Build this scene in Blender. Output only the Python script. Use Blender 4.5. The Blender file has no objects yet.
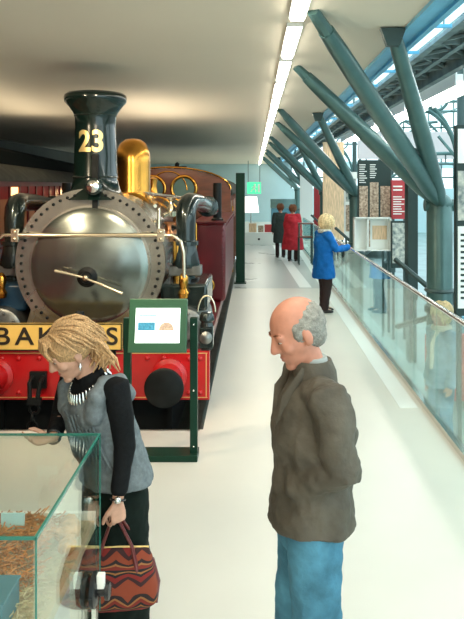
import bpy, bmesh, math, random
from mathutils import Vector, Matrix, Quaternion, Euler
random.seed(7)
V = Vector
PI = math.pi
sc = bpy.context.scene
COL = sc.collection
R = math.radians

# ------------------------------------------------------------------ materials
MATS = {}
def mat(name, col, rough=.5, metal=0, var=.0, scale=8, bump=0, bscale=30, emit=0, ecol=None, coat=0, spec=.5, col2=None, rvar=0, stretch=None):
    if name in MATS: return MATS[name]
    m = bpy.data.materials.new(name); m.use_nodes = True
    nt = m.node_tree; b = nt.nodes['Principled BSDF']
    b.inputs['Base Color'].default_value = (*col, 1)
    b.inputs['Roughness'].default_value = rough
    b.inputs['Metallic'].default_value = metal
    b.inputs['Coat Weight'].default_value = coat
    b.inputs['Specular IOR Level'].default_value = spec
    tc = nt.nodes.new('ShaderNodeTexCoord')
    src = tc.outputs['Object']
    if stretch:
        mp = nt.nodes.new('ShaderNodeMapping'); mp.inputs['Scale'].default_value = stretch
        nt.links.new(src, mp.inputs['Vector']); src = mp.outputs['Vector']
    if var or col2 or rvar:
        n = nt.nodes.new('ShaderNodeTexNoise'); n.inputs['Scale'].default_value = scale; n.inputs['Detail'].default_value = 5
        nt.links.new(src, n.inputs['Vector'])
    if var or col2:
        r = nt.nodes.new('ShaderNodeValToRGB')
        r.color_ramp.elements[0].position = .32; r.color_ramp.elements[1].position = .68
        c2 = col2 if col2 else tuple(min(1, c*(1+var)) for c in col)
        c1 = col if col2 else tuple(c*(1-var) for c in col)
        r.color_ramp.elements[0].color = (*c1, 1); r.color_ramp.elements[1].color = (*c2, 1)
        nt.links.new(n.outputs['Fac'], r.inputs['Fac']); nt.links.new(r.outputs['Color'], b.inputs['Base Color'])
    if rvar:
        mr = nt.nodes.new('ShaderNodeMapRange'); mr.inputs['To Min'].default_value = max(.02, rough-rvar); mr.inputs['To Max'].default_value = min(1, rough+rvar)
        nt.links.new(n.outputs['Fac'], mr.inputs['Value']); nt.links.new(mr.outputs['Result'], b.inputs['Roughness'])
    if bump:
        n2 = nt.nodes.new('ShaderNodeTexNoise'); n2.inputs['Scale'].default_value = bscale; n2.inputs['Detail'].default_value = 4
        nt.links.new(src, n2.inputs['Vector'])
        bp = nt.nodes.new('ShaderNodeBump'); bp.inputs['Strength'].default_value = bump; bp.inputs['Distance'].default_value = .02
        nt.links.new(n2.outputs['Fac'], bp.inputs['Height']); nt.links.new(bp.outputs['Normal'], b.inputs['Normal'])
    if emit:
        b.inputs['Emission Color'].default_value = (*(ecol or col), 1); b.inputs['Emission Strength'].default_value = emit
    MATS[name] = m
    return m

def glassmat(name, tint, refl=.08, graze=.7):
    m = bpy.data.materials.new(name); m.use_nodes = True
    nt = m.node_tree; nt.nodes.clear()
    out = nt.nodes.new('ShaderNodeOutputMaterial')
    t = nt.nodes.new('ShaderNodeBsdfTransparent'); t.inputs['Color'].default_value = (*tint, 1)
    g = nt.nodes.new('ShaderNodeBsdfGlossy'); g.inputs['Roughness'].default_value = 0.01; g.inputs['Color'].default_value = (.9, 1, .96, 1)
    lw = nt.nodes.new('ShaderNodeLayerWeight'); lw.inputs['Blend'].default_value = .5
    f = nt.nodes.new('ShaderNodeMath'); f.operation = 'POWER'; f.inputs[1].default_value = 4.5; nt.links.new(lw.outputs['Facing'], f.inputs[0])
    mr = nt.nodes.new('ShaderNodeMapRange')
    mr.inputs['To Min'].default_value = refl; mr.inputs['To Max'].default_value = graze
    mx = nt.nodes.new('ShaderNodeMixShader')
    nt.links.new(f.outputs[0], mr.inputs['Value']); nt.links.new(mr.outputs['Result'], mx.inputs['Fac'])
    nt.links.new(t.outputs[0], mx.inputs[1]); nt.links.new(g.outputs[0], mx.inputs[2]); nt.links.new(mx.outputs[0], out.inputs['Surface'])
    MATS[name] = m
    return m

# ------------------------------------------------------------------ mesh builder
class G:
    def __init__(s): s.bm = bmesh.new()
    def box(s, c, size, rot=None):
        M = Matrix.Translation(V(c))
        if rot is not None: M = M @ (rot if isinstance(rot, Matrix) else Euler(rot).to_matrix().to_4x4())
        M = M @ Matrix.Diagonal((size[0], size[1], size[2], 1))
        bmesh.ops.create_cube(s.bm, size=1, matrix=M); return s
    def bb(s, x0, x1, y0, y1, z0, z1):
        return s.box(((x0+x1)/2, (y0+y1)/2, (z0+z1)/2), (abs(x1-x0), abs(y1-y0), abs(z1-z0)))
    def rings(s, rs, cap=True, closed=False):
        vs = [[s.bm.verts.new(p) for p in r] for r in rs]
        n = len(vs[0]); L = len(vs)
        for i in range(L if closed else L-1):
            a, b = vs[i], vs[(i+1) % L]
            for j in range(n):
                s.bm.faces.new((a[j], a[(j+1) % n], b[(j+1) % n], b[j]))
        if cap and not closed:
            s.bm.faces.new(list(reversed(vs[0]))); s.bm.faces.new(vs[-1])
        return s
    def tube(s, pts, rad, n=12, cap=True, closed=False, ends=False, flat=None):
        pts = [V(p) for p in pts]
        if not hasattr(rad, '__len__'): rad = [rad]*len(pts)
        rs = []; L = len(pts)
        prev = None
        for i, p in enumerate(pts):
            if closed: t = (pts[(i+1) % L]-pts[i-1]).normalized()
            elif i == 0: t = (pts[1]-p).normalized()
            elif i == L-1: t = (p-pts[i-1]).normalized()
            else: t = ((pts[i+1]-p).normalized()+(p-pts[i-1]).normalized()).normalized()
            if prev is None:
                u = V((0, 0, 1)) if abs(t.z) < .9 else V((1, 0, 0))
                a = (u-t*u.dot(t)).normalized()
            else:
                a = (prev-t*prev.dot(t)).normalized()
            prev = a; b = t.cross(a)
            rs.append([p+(a*math.cos(2*PI*k/n)+b*math.sin(2*PI*k/n)*(flat or 1))*rad[i] for k in range(n)])
        s.rings(rs, cap, closed)
        if ends:
            s.ball(pts[0], rad[0], n=n); s.ball(pts[-1], rad[-1], n=n)
        return s
    def ball(s, c, r, n=16, rot=None):
        if not hasattr(r, '__len__'): r = (r, r, r)
        M = Matrix.Translation(V(c))
        if rot is not None: M = M @ (rot.to_4x4() if isinstance(rot, Matrix) else Euler(rot).to_matrix().to_4x4())
        M = M @ Matrix.Diagonal((r[0], r[1], r[2], 1))
        bmesh.ops.create_uvsphere(s.bm, u_segments=n, v_segments=max(6, n*2//3), radius=1, matrix=M); return s
    def loft(s, rs, n=24, e=1.0):
        """rs: (centre, a, b) half-axis vectors"""
        out = []
        for c, a, b in rs:
            c, a, b = V(c), V(a), V(b); ring = []
            for k in range(n):
                ca, sa = math.cos(2*PI*k/n), math.sin(2*PI*k/n)
                ring.append(c+a*(abs(ca)**e*(1 if ca > 0 else -1))+b*(abs(sa)**e*(1 if sa > 0 else -1)))
            out.append(ring)
        return s.rings(out)
    def lathe(s, prof, c=(0, 0, 0), axis='Z', n=40, cap=True):
        """prof: (r, h)"""
        rs = []
        for r, h in prof:
            ring = []
            for k in range(n):
                a = 2*PI*k/n; x, y = r*math.cos(a), r*math.sin(a)
                p = {'Z': (x, y, h), 'Y': (x, h, y), 'X': (h, x, y)}[axis]
                ring.append(V(c)+V(p))
            rs.append(ring)
        return s.rings(rs, cap)
    def cyl(s, p0, p1, r0, r1=None, n=24): return s.tube([p0, p1], [r0, r0 if r1 is None else r1], n)
    def prism(s, poly, a0, a1, axis='Y'):
        def P(u, v, a): return {'Y': (u, a, v), 'X': (a, u, v), 'Z': (u, v, a)}[axis]
        return s.rings([[V(P(u, v, a0)) for u, v in poly], [V(P(u, v, a1)) for u, v in poly]])
    def torus(s, c, R0, r, axis='Y', n=36, m=8):
        pts = []
        for k in range(n):
            a = 2*PI*k/n; x, y = R0*math.cos(a), R0*math.sin(a)
            pts.append(V(c)+V({'Z': (x, y, 0), 'Y': (x, 0, y), 'X': (0, x, y)}[axis]))
        return s.tube(pts, r, m, closed=True)
    def build(s, name, m, parent=None, smooth=True, bevel=0, auto=True, origin=None, kind=None, label=None):
        me = bpy.data.meshes.new(name)
        bmesh.ops.recalc_face_normals(s.bm, faces=s.bm.faces[:])
        if origin is not None: bmesh.ops.translate(s.bm, verts=s.bm.verts, vec=-V(origin))
        s.bm.to_mesh(me); s.bm.free()
        o = bpy.data.objects.new(name, me); COL.objects.link(o)
        if origin is not None: o.location = origin
        me.materials.append(m if not isinstance(m, str) else MATS[m])
        if smooth:
            for p in me.polygons: p.use_smooth = True
            if auto:
                try: me.set_sharp_from_angle(angle=R(38))
                except Exception: pass
        if bevel:
            b = o.modifiers.new('bevel', 'BEVEL'); b.width = bevel; b.segments = 2; b.limit_method = 'ANGLE'
        if parent is not None: o.parent = parent
        if kind: o['kind'] = kind
        if label: o['label'] = label
        return o

def tag(o, label, cat, group=None, kind=None):
    o['label'] = label; o['category'] = cat
    if group: o['group'] = group
    if kind: o['kind'] = kind
    return o
def empty(name, label, cat, loc=(0, 0, 0), rz=0, group=None):
    o = bpy.data.objects.new(name, None); COL.objects.link(o); o.location = loc; o.rotation_euler = (0, 0, rz)
    o.empty_display_size = .1
    return tag(o, label, cat, group)
def struct(o): o['kind'] = 'structure'; return o
def copy_tree(o, parent=None):
    c = o.copy(); COL.objects.link(c)
    if parent is not None: c.parent = parent
    for ch in list(o.children): copy_tree(ch, c)
    return c
def remesh(o, vox, smooth=4, disp=0, dscale=.1, fac=.5, dim=None):
    m = o.modifiers.new('r', 'REMESH'); m.mode = 'VOXEL'; m.voxel_size = vox; m.use_smooth_shade = True
    if smooth:
        s = o.modifiers.new('s', 'SMOOTH'); s.factor = fac; s.iterations = smooth
    if disp:
        t = bpy.data.textures.new('folds', 'CLOUDS'); t.noise_scale = dscale; t.noise_depth = 2
        d = o.modifiers.new('d', 'DISPLACE'); d.texture = t; d.strength = disp; d.mid_level = .5
    return o
def text_mesh(s, size, depth, m, name, parent=None, loc=(0, 0, 0), rot=(PI/2, 0, 0), align='CENTER', bold=0, xs=1, bend=None, origin_mesh=False):
    cu = bpy.data.curves.new(name, 'FONT'); cu.body = s; cu.size = size; cu.extrude = depth; cu.align_x = align; cu.align_y = 'CENTER'; cu.offset = bold
    o = bpy.data.objects.new(name+'_t', cu); COL.objects.link(o)
    dg = bpy.context.evaluated_depsgraph_get(); dg.update()
    me = bpy.data.meshes.new_from_object(o.evaluated_get(dg))
    bpy.data.objects.remove(o)
    me.materials.clear(); me.materials.append(MATS[m])
    n = bpy.data.objects.new(name, me); COL.objects.link(n)
    for v in me.vertices: v.co.x *= xs
    if bend:
        bm = bmesh.new(); bm.from_mesh(me)
        bmesh.ops.bisect_plane
        w = max(v.co.x for v in bm.verts)
        k = -w
        while k < w:
            bmesh.ops.bisect_plane(bm, geom=bm.verts[:]+bm.edges[:]+bm.faces[:], plane_co=(k, 0, 0), plane_no=(1, 0, 0)); k += w/10
        for v in bm.verts:
            a = v.co.x/bend; r = bend+v.co.z
            v.co.x = r*math.sin(a); v.co.z = r*math.cos(a)-bend
        bm.to_mesh(me); bm.free()
    n.location = loc; n.rotation_euler = rot
    if parent is not None: n.parent = parent
    return n
# helper: point of the place seen at pixel (x, y) at depth Y
H = 2.2
def P(x, y, Y): return V(((x-254)*Y/700, Y, H-(y-185)*Y/700))

# ------------------------------------------------------------------ palette
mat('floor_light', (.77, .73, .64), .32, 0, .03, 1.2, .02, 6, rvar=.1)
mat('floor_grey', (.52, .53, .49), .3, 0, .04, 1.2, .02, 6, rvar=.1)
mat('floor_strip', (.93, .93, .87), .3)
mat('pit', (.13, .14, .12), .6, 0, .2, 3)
mat('ceiling', (.80, .71, .57), .75, 0, .02, .6)
mat('wall_dark', (.10, .11, .10), .8, 0, .1, 1)
mat('wall_blue', (.50, .68, .70), .7, 0, .04, 1)
mat('wall_pink', (.62, .56, .55), .7, 0, .03, 1)
mat('blue_steel', (.16, .52, .75), .4, 0, .08, 3)
mat('steel_green', (.075, .155, .145), .33, .25, .12, 5, .05, 20)
mat('steel_dark', (.05, .085, .08), .4, .3, .1, 5)
mat('girder', (.22, .28, .27), .45, .1, .3, 4)
mat('white_paint', (.85, .87, .84), .5)
mat('tube_lamp', (1, .97, .88), .5, emit=9, ecol=(1, .95, .84))
mat('tube_lamp_cool', (1, 1, .97), .5, emit=9, ecol=(1, .99, .93))
mat('black_green', (.005, .014, .011), .16, .05, .1, 6, coat=.25)
mat('smokebox_metal', (.42, .41, .36), .26, .9, .18, 2.5, .03, 6, rvar=.07)
mat('door_metal', (.22, .245, .22), .22, .9, .25, 2.5, .03, 4, rvar=.07)
mat('brass', (.62, .30, .055), .22, 1, .12, 5, .06, 10)
mat('gold', (.92, .68, .28), .35, .7)
mat('rod_metal', (.70, .62, .46), .25, .9)
mat('pipe_black', (.02, .032, .03), .2, .5, .2, 6, .05, 10, coat=.5)
mat('iron', (.012, .014, .014), .42, .2, .2, 9)
mat('iron_grey', (.22, .23, .22), .35, .8, .3, 9, .1, 25)
mat('red_paint', (.48, .008, .010), .3, 0, .12, 5, coat=.25)
mat('maroon', (.115, .004, .007), .35, 0, .25, 3, coat=.08)
mat('board_yellow', (.80, .52, .13), .42, 0, .05, 6)
mat('letter_black', (.02, .015, .01), .5)
mat('copper', (.55, .22, .09), .3, .9, .2, 10)
mat('wood_red', (.15, .038, .014), .35, 0, .3, 3, coat=.3, stretch=(1, 1, 5))
mat('wood_pale', (.72, .50, .30), .5, 0, .3, 8, stretch=(6, 6, .6))
mat('roof_grey', (.055, .055, .045), .85, 0, .2, 4)
mat('carriage_red', (.27, .013, .010), .4, 0, .2, 3)
mat('roof_black', (.006, .008, .007), .9, spec=.05)
mat('blue_paint', (.008, .04, .08), .35)
mat('lit_window', (1, .6, .25), .5, emit=2.2, ecol=(1, .50, .16))
mat('dim_window', (.25, .08, .03), .35, emit=.04, ecol=(1, .42, .14))
mat('bulb', (1, .8, .5), .5, emit=18, ecol=(1, .62, .28))
mat('green_frame', (.03, .11, .055), .35, .1)
mat('dark_green_paint', (.012, .045, .028), .35, .2)
mat('screen', (.9, .95, .9), .3, emit=1.15, ecol=(.80, .97, .90))
mat('screen_blue', (.05, .2, .3), .3, emit=.35, ecol=(.05, .35, .5), var=.5, scale=60)
mat('screen_brown', (.4, .3, .2), .3, emit=.35, ecol=(.6, .4, .3), var=.5, scale=60)
mat('glass_edge', (.03, .20, .15), .15)
mat('steel', (.75, .75, .70), .2, 1)
mat('rail_steel', (.85, .82, .76), .22, .9)
mat('deck_cream', (.55, .42, .25), .6, 0, .08, 20)
mat('straw', (.46, .17, .035), .7, 0, .4, 30)
mat('straw_pale', (.50, .40, .22), .7, 0, .3, 30)
mat('cork', (.55, .25, .08), .8, 0, .5, 25, .6, 40)
mat('box_blue', (.04, .16, .20), .5)
mat('card_cyan', (.60, .90, .88), .5)
mat('knob_black', (.015, .015, .015), .25)
mat('white_plastic', (.9, .88, .8), .4)
mat('skin', (.62, .34, .23), .5, 0, .08, 30)
mat('skin_man', (.58, .25, .16), .5, 0, .08, 30)
mat('lip', (.50, .20, .15), .45)
mat('eye_white', (.55, .50, .46), .5)
mat('eye_dark', (.05, .03, .02), .2)
mat('hair_blonde', (.50, .31, .15), .45, 0, .4, 60, stretch=(3, 3, 1))
mat('hair_pale', (.78, .60, .32), .5, 0, .3, 40)
mat('hair_grey', (.30, .29, .25), .7, 0, .25, 60, .5, 150)
mat('hair_brown', (.20, .08, .04), .6, 0, .2, 60)
mat('tunic_grey', (.17, .20, .21), .85, 0, .18, 45, .15, 160)
mat('knit_black', (.008, .009, .010), .8, 0, .2, 60, .1, 200)
mat('skirt_black', (.006, .012, .009), .8, 0, .2, 20)
mat('silver', (.75, .75, .72), .2, 1)
mat('jacket_brown', (.105, .092, .070), .6, 0, .25, 9, .25, 40)
mat('jeans', (.075, .22, .31), .85, 0, .35, 9, .2, 90)
mat('shirt_grey', (.42, .45, .42), .8)
mat('shoe_dark', (.03, .02, .015), .4)
mat('coat_blue', (.008, .13, .42), .7, 0, .2, 6, .2, 20)
mat('scarf_pale', (.55, .60, .50), .8, 0, .4, 30)
mat('trouser_brown', (.035, .022, .020), .8)
mat('coat_red', (.52, .035, .05), .7, 0, .25, 5)
mat('coat_dark', (.04, .06, .055), .8)
mat('coat_lightblue', (.20, .36, .46), .8, 0, .2, 8)
mat('sleeve_cream', (.62, .58, .46), .8)
mat('panel_dark', (.03, .05, .045), .5)
mat('panel_red', (.40, .025, .03), .5)
mat('panel_white', (.80, .82, .76), .5)
mat('panel_photo', (.16, .10, .06), .5, col2=(.62, .48, .34), scale=22)
mat('panel_street', (.12, .16, .16), .5, col2=(.60, .60, .50), scale=14)
mat('sign_green', (.05, .65, .30), .5, emit=.5, ecol=(.1, .8, .4))
mat('lamp_fabric', (.95, .93, .85), .6, emit=.7, ecol=(1, .97, .9))
mat('counter_blue', (.10, .28, .36), .4)
mat('red_thing', (.5, .05, .05), .6)
mat('lower_floor', (.20, .28, .27), .35, 0, .25, 1.5)
mat('bag_leather', (.13, .015, .015), .3, coat=.4)
glassmat('glass_rail', (.90, .975, .955), .07, .8)
glassmat('glass_case', (.96, .99, .98), .045, .9)
glassmat('glass_roof', (.93, .98, 1.0), .04, .4)
for _n in ('knit_black', 'skirt_black', 'tunic_grey', 'jacket_brown', 'jeans', 'coat_blue', 'coat_red', 'coat_dark', 'trouser_brown', 'iron', 'roof_grey', 'pit', 'wall_dark', 'carriage_red', 'dark_green_paint', 'girder', 'hair_blonde', 'hair_grey', 'hair_brown', 'panel_dark', 'coat_lightblue'):
    MATS[_n].node_tree.nodes['Principled BSDF'].inputs['Specular IOR Level'].default_value = .15
def bag_material():
    m = bpy.data.materials.new('kilim'); m.use_nodes = True; nt = m.node_tree; b = nt.nodes['Principled BSDF']
    b.inputs['Roughness'].default_value = .8
    tc = nt.nodes.new('ShaderNodeTexCoord'); sep = nt.nodes.new('ShaderNodeSeparateXYZ'); nt.links.new(tc.outputs['Object'], sep.inputs[0])
    def M(op, a, bb=None, c=None):
        n = nt.nodes.new('ShaderNodeMath'); n.operation = op
        for i, v in enumerate((a, bb, c)):
            if v is None: continue
            if isinstance(v, (int, float)): n.inputs[i].default_value = v
            else: nt.links.new(v, n.inputs[i])
        return n.outputs[0]
    zig = M('PINGPONG', M('MULTIPLY', sep.outputs[0], 9), .5)
    v = M('FRACT', M('ADD', M('MULTIPLY', sep.outputs[2], 7.5), M('MULTIPLY', zig, M('MULTIPLY', M('SINE', M('MULTIPLY', sep.outputs[2], 34)), .55))))
    r = nt.nodes.new('ShaderNodeValToRGB'); r.color_ramp.interpolation = 'CONSTANT'
    e = r.color_ramp.elements
    cols = [(0, (.22, .015, .01)), (.16, (.01, .008, .01)), (.24, (.30, .12, .03)), (.30, (.01, .008, .01)), (.38, (.20, .02, .01)), (.50, (.32, .13, .04)), (.56, (.02, .01, .01)), (.66, (.26, .045, .015)), (.86, (.04, .01, .01))]
    e[0].position = 0; e[0].color = (*cols[0][1], 1); e[1].position = cols[1][0]; e[1].color = (*cols[1][1], 1)
    for p, c in cols[2:]:
        x = e.new(p); x.color = (*c, 1)
    nt.links.new(v, r.inputs['Fac']); nt.links.new(r.outputs[0], b.inputs['Base Color'])
    n2 = nt.nodes.new('ShaderNodeTexNoise'); n2.inputs['Scale'].default_value = 150
    nt.links.new(tc.outputs['Object'], n2.inputs['Vector'])
    bp = nt.nodes.new('ShaderNodeBump'); bp.inputs['Strength'].default_value = .4; nt.links.new(n2.outputs['Fac'], bp.inputs['Height']); nt.links.new(bp.outputs[0], b.inputs['Normal'])
    MATS['kilim'] = m
bag_material()

# ------------------------------------------------------------------ the setting
YF = 42
PX = -.458        # edge of the pit beside the engine
struct(G().bb(-7, 1.74, -5, 6.3, -.2, 0).build('floor', 'floor_light', smooth=False))
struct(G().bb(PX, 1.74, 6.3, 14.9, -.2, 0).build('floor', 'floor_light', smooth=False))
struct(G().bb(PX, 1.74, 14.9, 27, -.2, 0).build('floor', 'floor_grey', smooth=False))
struct(G().bb(-7, 6, 27, YF, -.2, 0).build('floor', 'floor_light', smooth=False))
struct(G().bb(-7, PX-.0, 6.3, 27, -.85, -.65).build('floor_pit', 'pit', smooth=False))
struct(G().bb(PX-.03, PX-.002, 6.3, 27, -.65, -.0).build('trim_1', 'steel_dark', smooth=False))
struct(G().bb(-7, PX-.03, 6.27, 6.298, -.65, -.0).build('trim_2', 'steel_dark', smooth=False))
struct(G().bb(1.74, 14, -5, YF, -.85, -.65).build('floor_lower', 'lower_floor', smooth=False))
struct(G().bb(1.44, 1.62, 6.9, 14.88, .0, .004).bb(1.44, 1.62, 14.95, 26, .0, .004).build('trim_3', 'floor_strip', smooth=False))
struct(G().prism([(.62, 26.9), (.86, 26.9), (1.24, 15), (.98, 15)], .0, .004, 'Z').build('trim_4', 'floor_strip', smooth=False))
struct(G().bb(-7, 1.2, -5, YF, 3.45, 3.65).build('ceiling', 'ceiling', smooth=False))
struct(G().bb(-7.2, -7, -5, YF, -.85, 3.65).build('wall_left', 'wall_dark', smooth=False))
struct(G().bb(-7, 2.2, YF, YF+.2, -.2, 3.65).build('wall_far', 'wall_blue', smooth=False))
struct(G().bb(-7, 1.4, -5.2, -5, -.2, 3.65).build('wall_near', 'wall_pink', smooth=False))
# clerestory
g = G(); g.bb(1.2, 1.42, -3, YF, 3.47, 3.62); g.bb(1.195, 1.23, -3, YF, 3.42, 3.9); g.bb(1.38, 1.43, -3, YF, 3.44, 3.5)
g.build('trim_6', 'blue_steel', smooth=False)['kind'] = 'structure'
g = G()
for k in range(-2, 36): g.bb(1.43, 1.70, k*1.2, k*1.2+.03, 3.55, 3.58)
g.build('window_frame', 'blue_steel', smooth=False)['kind'] = 'structure'
struct(G().bb(1.43, 1.69, -3, YF, 3.57, 3.58).build('window_1', 'glass_roof', smooth=False))
# lattice girder
gr = empty('roof_girder', 'riveted grey-green lattice girder running along under the glazed roof', 'girder', (2.02, 0, 3.6))
gr['kind'] = 'structure'
g = G(); g.bb(-.26, .28, -3, YF, 0.02, .05); g.bb(-.28, -.20, -3, YF, -.03, .03); g.bb(.2, .28, -3, YF, -.12, .03); g.bb(-.03, .03, -3, YF, -.05, .03)
g.build('flange', 'girder', gr, smooth=False)
g = G()
for k in range(-3, 58):
    y = k*.75
    g.tube([(-.24, y, -.01), (.24, y+.75, -.01)], .022, 5); g.tube([(.24, y, -.01), (-.24, y+.75, -.01)], .022, 5)
    g.bb(-.2, .2, y, y+.04, -.04, .02)
g.build('lattice', 'girder', gr, smooth=False)
# trough with tubes above the exhibits
for k, y0 in enumerate([2.6, 5.4, 8.2, 11.0, 13.8, 16.6]):
    t = empty('trough_light', ['long white trough light hanging over the right side, nearest one', 'white trough light second from the camera beside the girder', 'white trough light third along the girder above the exhibit panels', 'white trough light fourth along the girder', 'white trough light fifth along the girder', 'white trough light farthest along the girder'][k], 'light', (2.55, y0, 3.42), 0, 'trough lights along the girder')
    G().bb(-.17, .17, 0, 2.5, 0, .08).bb(-.19, -.17, 0, 2.5, -.05, .1).bb(.17, .19, 0, 2.5, -.05, .1).build('housing', 'white_paint', t, smooth=False)
    G().cyl((-.06, .1, -.03), (-.06, 2.4, -.03), .02, n=10).build('tube', 'tube_lamp_cool', t)
    G().cyl((.06, .1, -.03), (.06, 2.4, -.03), .02, n=10).build('tube', 'tube_lamp_cool', t)
    G().cyl((0, 1.2, .08), (0, 1.2, 1.0), .012, n=6).build('rod', 'steel_dark', t)
# ceiling fluorescent line
k = 0
y = 2.35
while y < YF-1.5:
    t = empty('ceiling_light', 'bright fluorescent tube light in the long line along the ceiling', 'light', (.315, y, 3.45), 0, 'fluorescent lights in the ceiling line')
    G().bb(-.062, .062, .0, 1.27, -.03, 0).build('housing', 'white_paint', t, smooth=False)
    G().bb(-.05, .05, .02, 1.25, -.055, -.03).build('diffuser', 'tube_lamp', t, bevel=.012)
    y += 1.52; k += 1
# sprinkler bars between lights are absent; far wall door and sign
t = empty('exit_sign', 'green exit sign with white running figure hanging at the far end', 'sign', P(253, 188, 36))
t.location = P(254, 188, 36)
G().bb(-.36, .36, -.03, .03, -.3, .3).build('panel', 'sign_green', t, smooth=False)
g = G(); g.ball((.04, -.035, .16), (.05, .01, .05)); g.bb(-.03, .05, -.045, -.032, -.06, .1)
g.tube([(.0, -.04, -.05), (-.1, -.04, -.1), (-.16, -.04, -.2)], .025, 6); g.tube([(.03, -.04, -.05), (.1, -.04, -.12), (.08, -.04, -.22)], .025, 6)
g.tube([(0, -.04, .08), (-.12, -.04, .02)], .02, 6); g.tube([(.03, -.04, .08), (.14, -.04, .04)], .02, 6); g.bb(.2, .3, -.045, -.032, -.22, .2)
g.build('running_figure', 'white_plastic', t)
G().cyl((-.3, 0, .3), (-.3, 0, 3.45-t.location.z), .015, n=6).cyl((.3, 0, .3), (.3, 0, 3.45-t.location.z), .015, n=6).build('rod', 'steel_dark', t)

# ------------------------------------------------------------------ balustrade
XB = 1.70
bal = empty('glass_balustrade', 'glass balustrade with brushed steel handrail along the right edge of walkway', 'balustrade', (XB, 3, 0))
g = G()
pts = [(0, y, 1.08) for y in (-3, 4, 11.5)]+[(0, 12.2, 1.08), (0, 24-3, 1.08)]
g.tube(pts, .024, 12); g.build('handrail', 'rail_steel', bal)
for k in range(0, 26):
    y0 = -2+k*.92
    pn = G().bb(-.006, .006, y0, y0+.91, .02, 1.05).build('glass_pane', 'glass_rail', bal, smooth=False)
g = G(); g.bb(-.03, .03, -2, 22, .0, .05); g.build('base_rail', 'steel', bal, smooth=False)
g = G()
g.bm.free()

# ------------------------------------------------------------------ raking columns
LB = ['grey-green steel column with three raking struts, nearest to the camera', 'second raking steel column, behind the woman in the blue jacket', 'third raking steel column, between the woman in blue and the red coat', 'fourth raking steel column along the walkway', 'fifth raking steel column, farthest before the end wall']
def rake_column(Y):
    X = 2.12
    t = empty('strut_column', LB[int((Y-8)/6.5+.5)], 'column', (X, Y, -.65), 0, 'raking columns carrying the ceiling')
    z = lambda h: h+.65
    G().lathe([(.145, 0), (.145, 2.62), (.135, 2.64)], n=32).build('shaft', 'steel_green', t)
    g = G(); g.ball((0, 0, z(1.98)), (.15, .15, .13)); g.cyl((-.17, 0, z(1.97)), (.17, 0, z(1.97)), .07, n=20); g.cyl((0, 0, z(1.88)), (0, 0, z(2.0)), .1)
    g.build('node', 'steel_green', t)
    g = G(); g.lathe([(.17, z(.75)), (.17, z(.82)), (.15, z(.84))], n=28); g.lathe([(.16, z(.98)), (.175, z(1.0)), (.16, z(1.02))], n=28)
    g.build('collar', 'steel_dark', t)
    for tx, ty in ((.42-X, 5.0-8), (.44-X, 7.35-8)):
        a = V((-.03, -.02 if ty > -1 else -.08, z(2.0))); b = V((tx, ty, z(3.445)))
        d = b-a; g = G()
        g.tube([a, a+d*.06, a+d*.12, a+d*.45, a+d*.86, a+d*.93], [.05, .075, .092, .094, .072, .062], 18)
        L = a+d*.9; n = d.normalized()
        g.tube([L, b], [.06, .045], 8)
        g.build('strut', 'steel_green', t)
    a = V((-.02, -.12, z(2.02))); b = V((1.10-X, 5.55-8, z(3.43))); d = b-a
    g = G(); g.tube([a, a+d*.08, a+d*.45, a+d*.9, b], [.065, .082, .088, .064, .055], 16)
    g.build('strut', 'steel_green', t)
    G().prism([(-.10, 0), (.10, 0), (.05, -.14), (-.05, -.14)], b.y-.035, b.y+.035).build('bracket', 'steel_dark', t, smooth=False).location = (b.x, 0, b.z+.01)
    g = G()
    g.tube([(-.02, .1, z(.95)), (-.32, .9, z(1.25))], .035, 6); g.tube([(.05, -.05, z(.8)), (.55, .35, z(1.3))], .045, 6); g.tube([(.05, -.05, z(.65)), (.65, .35, z(1.1))], .03, 6)
    g.tube([(0, 0, z(.72)), (-.3, .9, z(.4))], .035, 6)
    g.build('brace', 'steel_dark', t)
    return t
for k in range(5): rake_column(8+6.5*k)

# iron columns of the hall
def iron_column(X, Y, lab):
    t = empty('iron_column', lab, 'column', (X, Y, -.65), 0, 'cast iron columns of the hall')
    G().lathe([(.2, 0), (.2, .3), (.1, .4), (.09, 3.1), (.12, 3.15), (.16, 3.3), (.10, 3.35), (.1, 5.6)], n=20).build('shaft', 'steel_dark', t)
    for s in (-1, 1):
        g = G()
        for k, (r, zz) in enumerate(((1.5, 3.2), (1.1, 3.3))):
            pts = [(s*(.08+r*(1-math.cos(a))), 0, zz+r*math.sin(a)*1.15) for a in [i*PI/2/10 for i in range(11)]]
            g.tube(pts, .05, 8)
        g.torus((s*.55, 0, 4.7), .25, .035)
        g.tube([(0, 0, 3.3), (s*.5, 0, 3.9)], .035, 6)
        g.build('bracket', 'steel_green', t)
iron_column(4.45, 15, 'slender cast iron column with arched brackets at the right edge')
iron_column(4.45, 23, 'cast iron column with arched brackets, middle distance of the hall')
iron_column(4.45, 31, 'cast iron column with arched brackets, far down the hall')
g = G()
g.bb(3.0, 14, 20, 20.25, 2.95, 3.72)
g.build('gallery_front', 'wall_pink', smooth=False); o = bpy.data.objects['gallery_front']; tag(o, 'pale pinkish gallery fascia spanning the hall beyond the columns', 'gallery', kind='structure')
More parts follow.
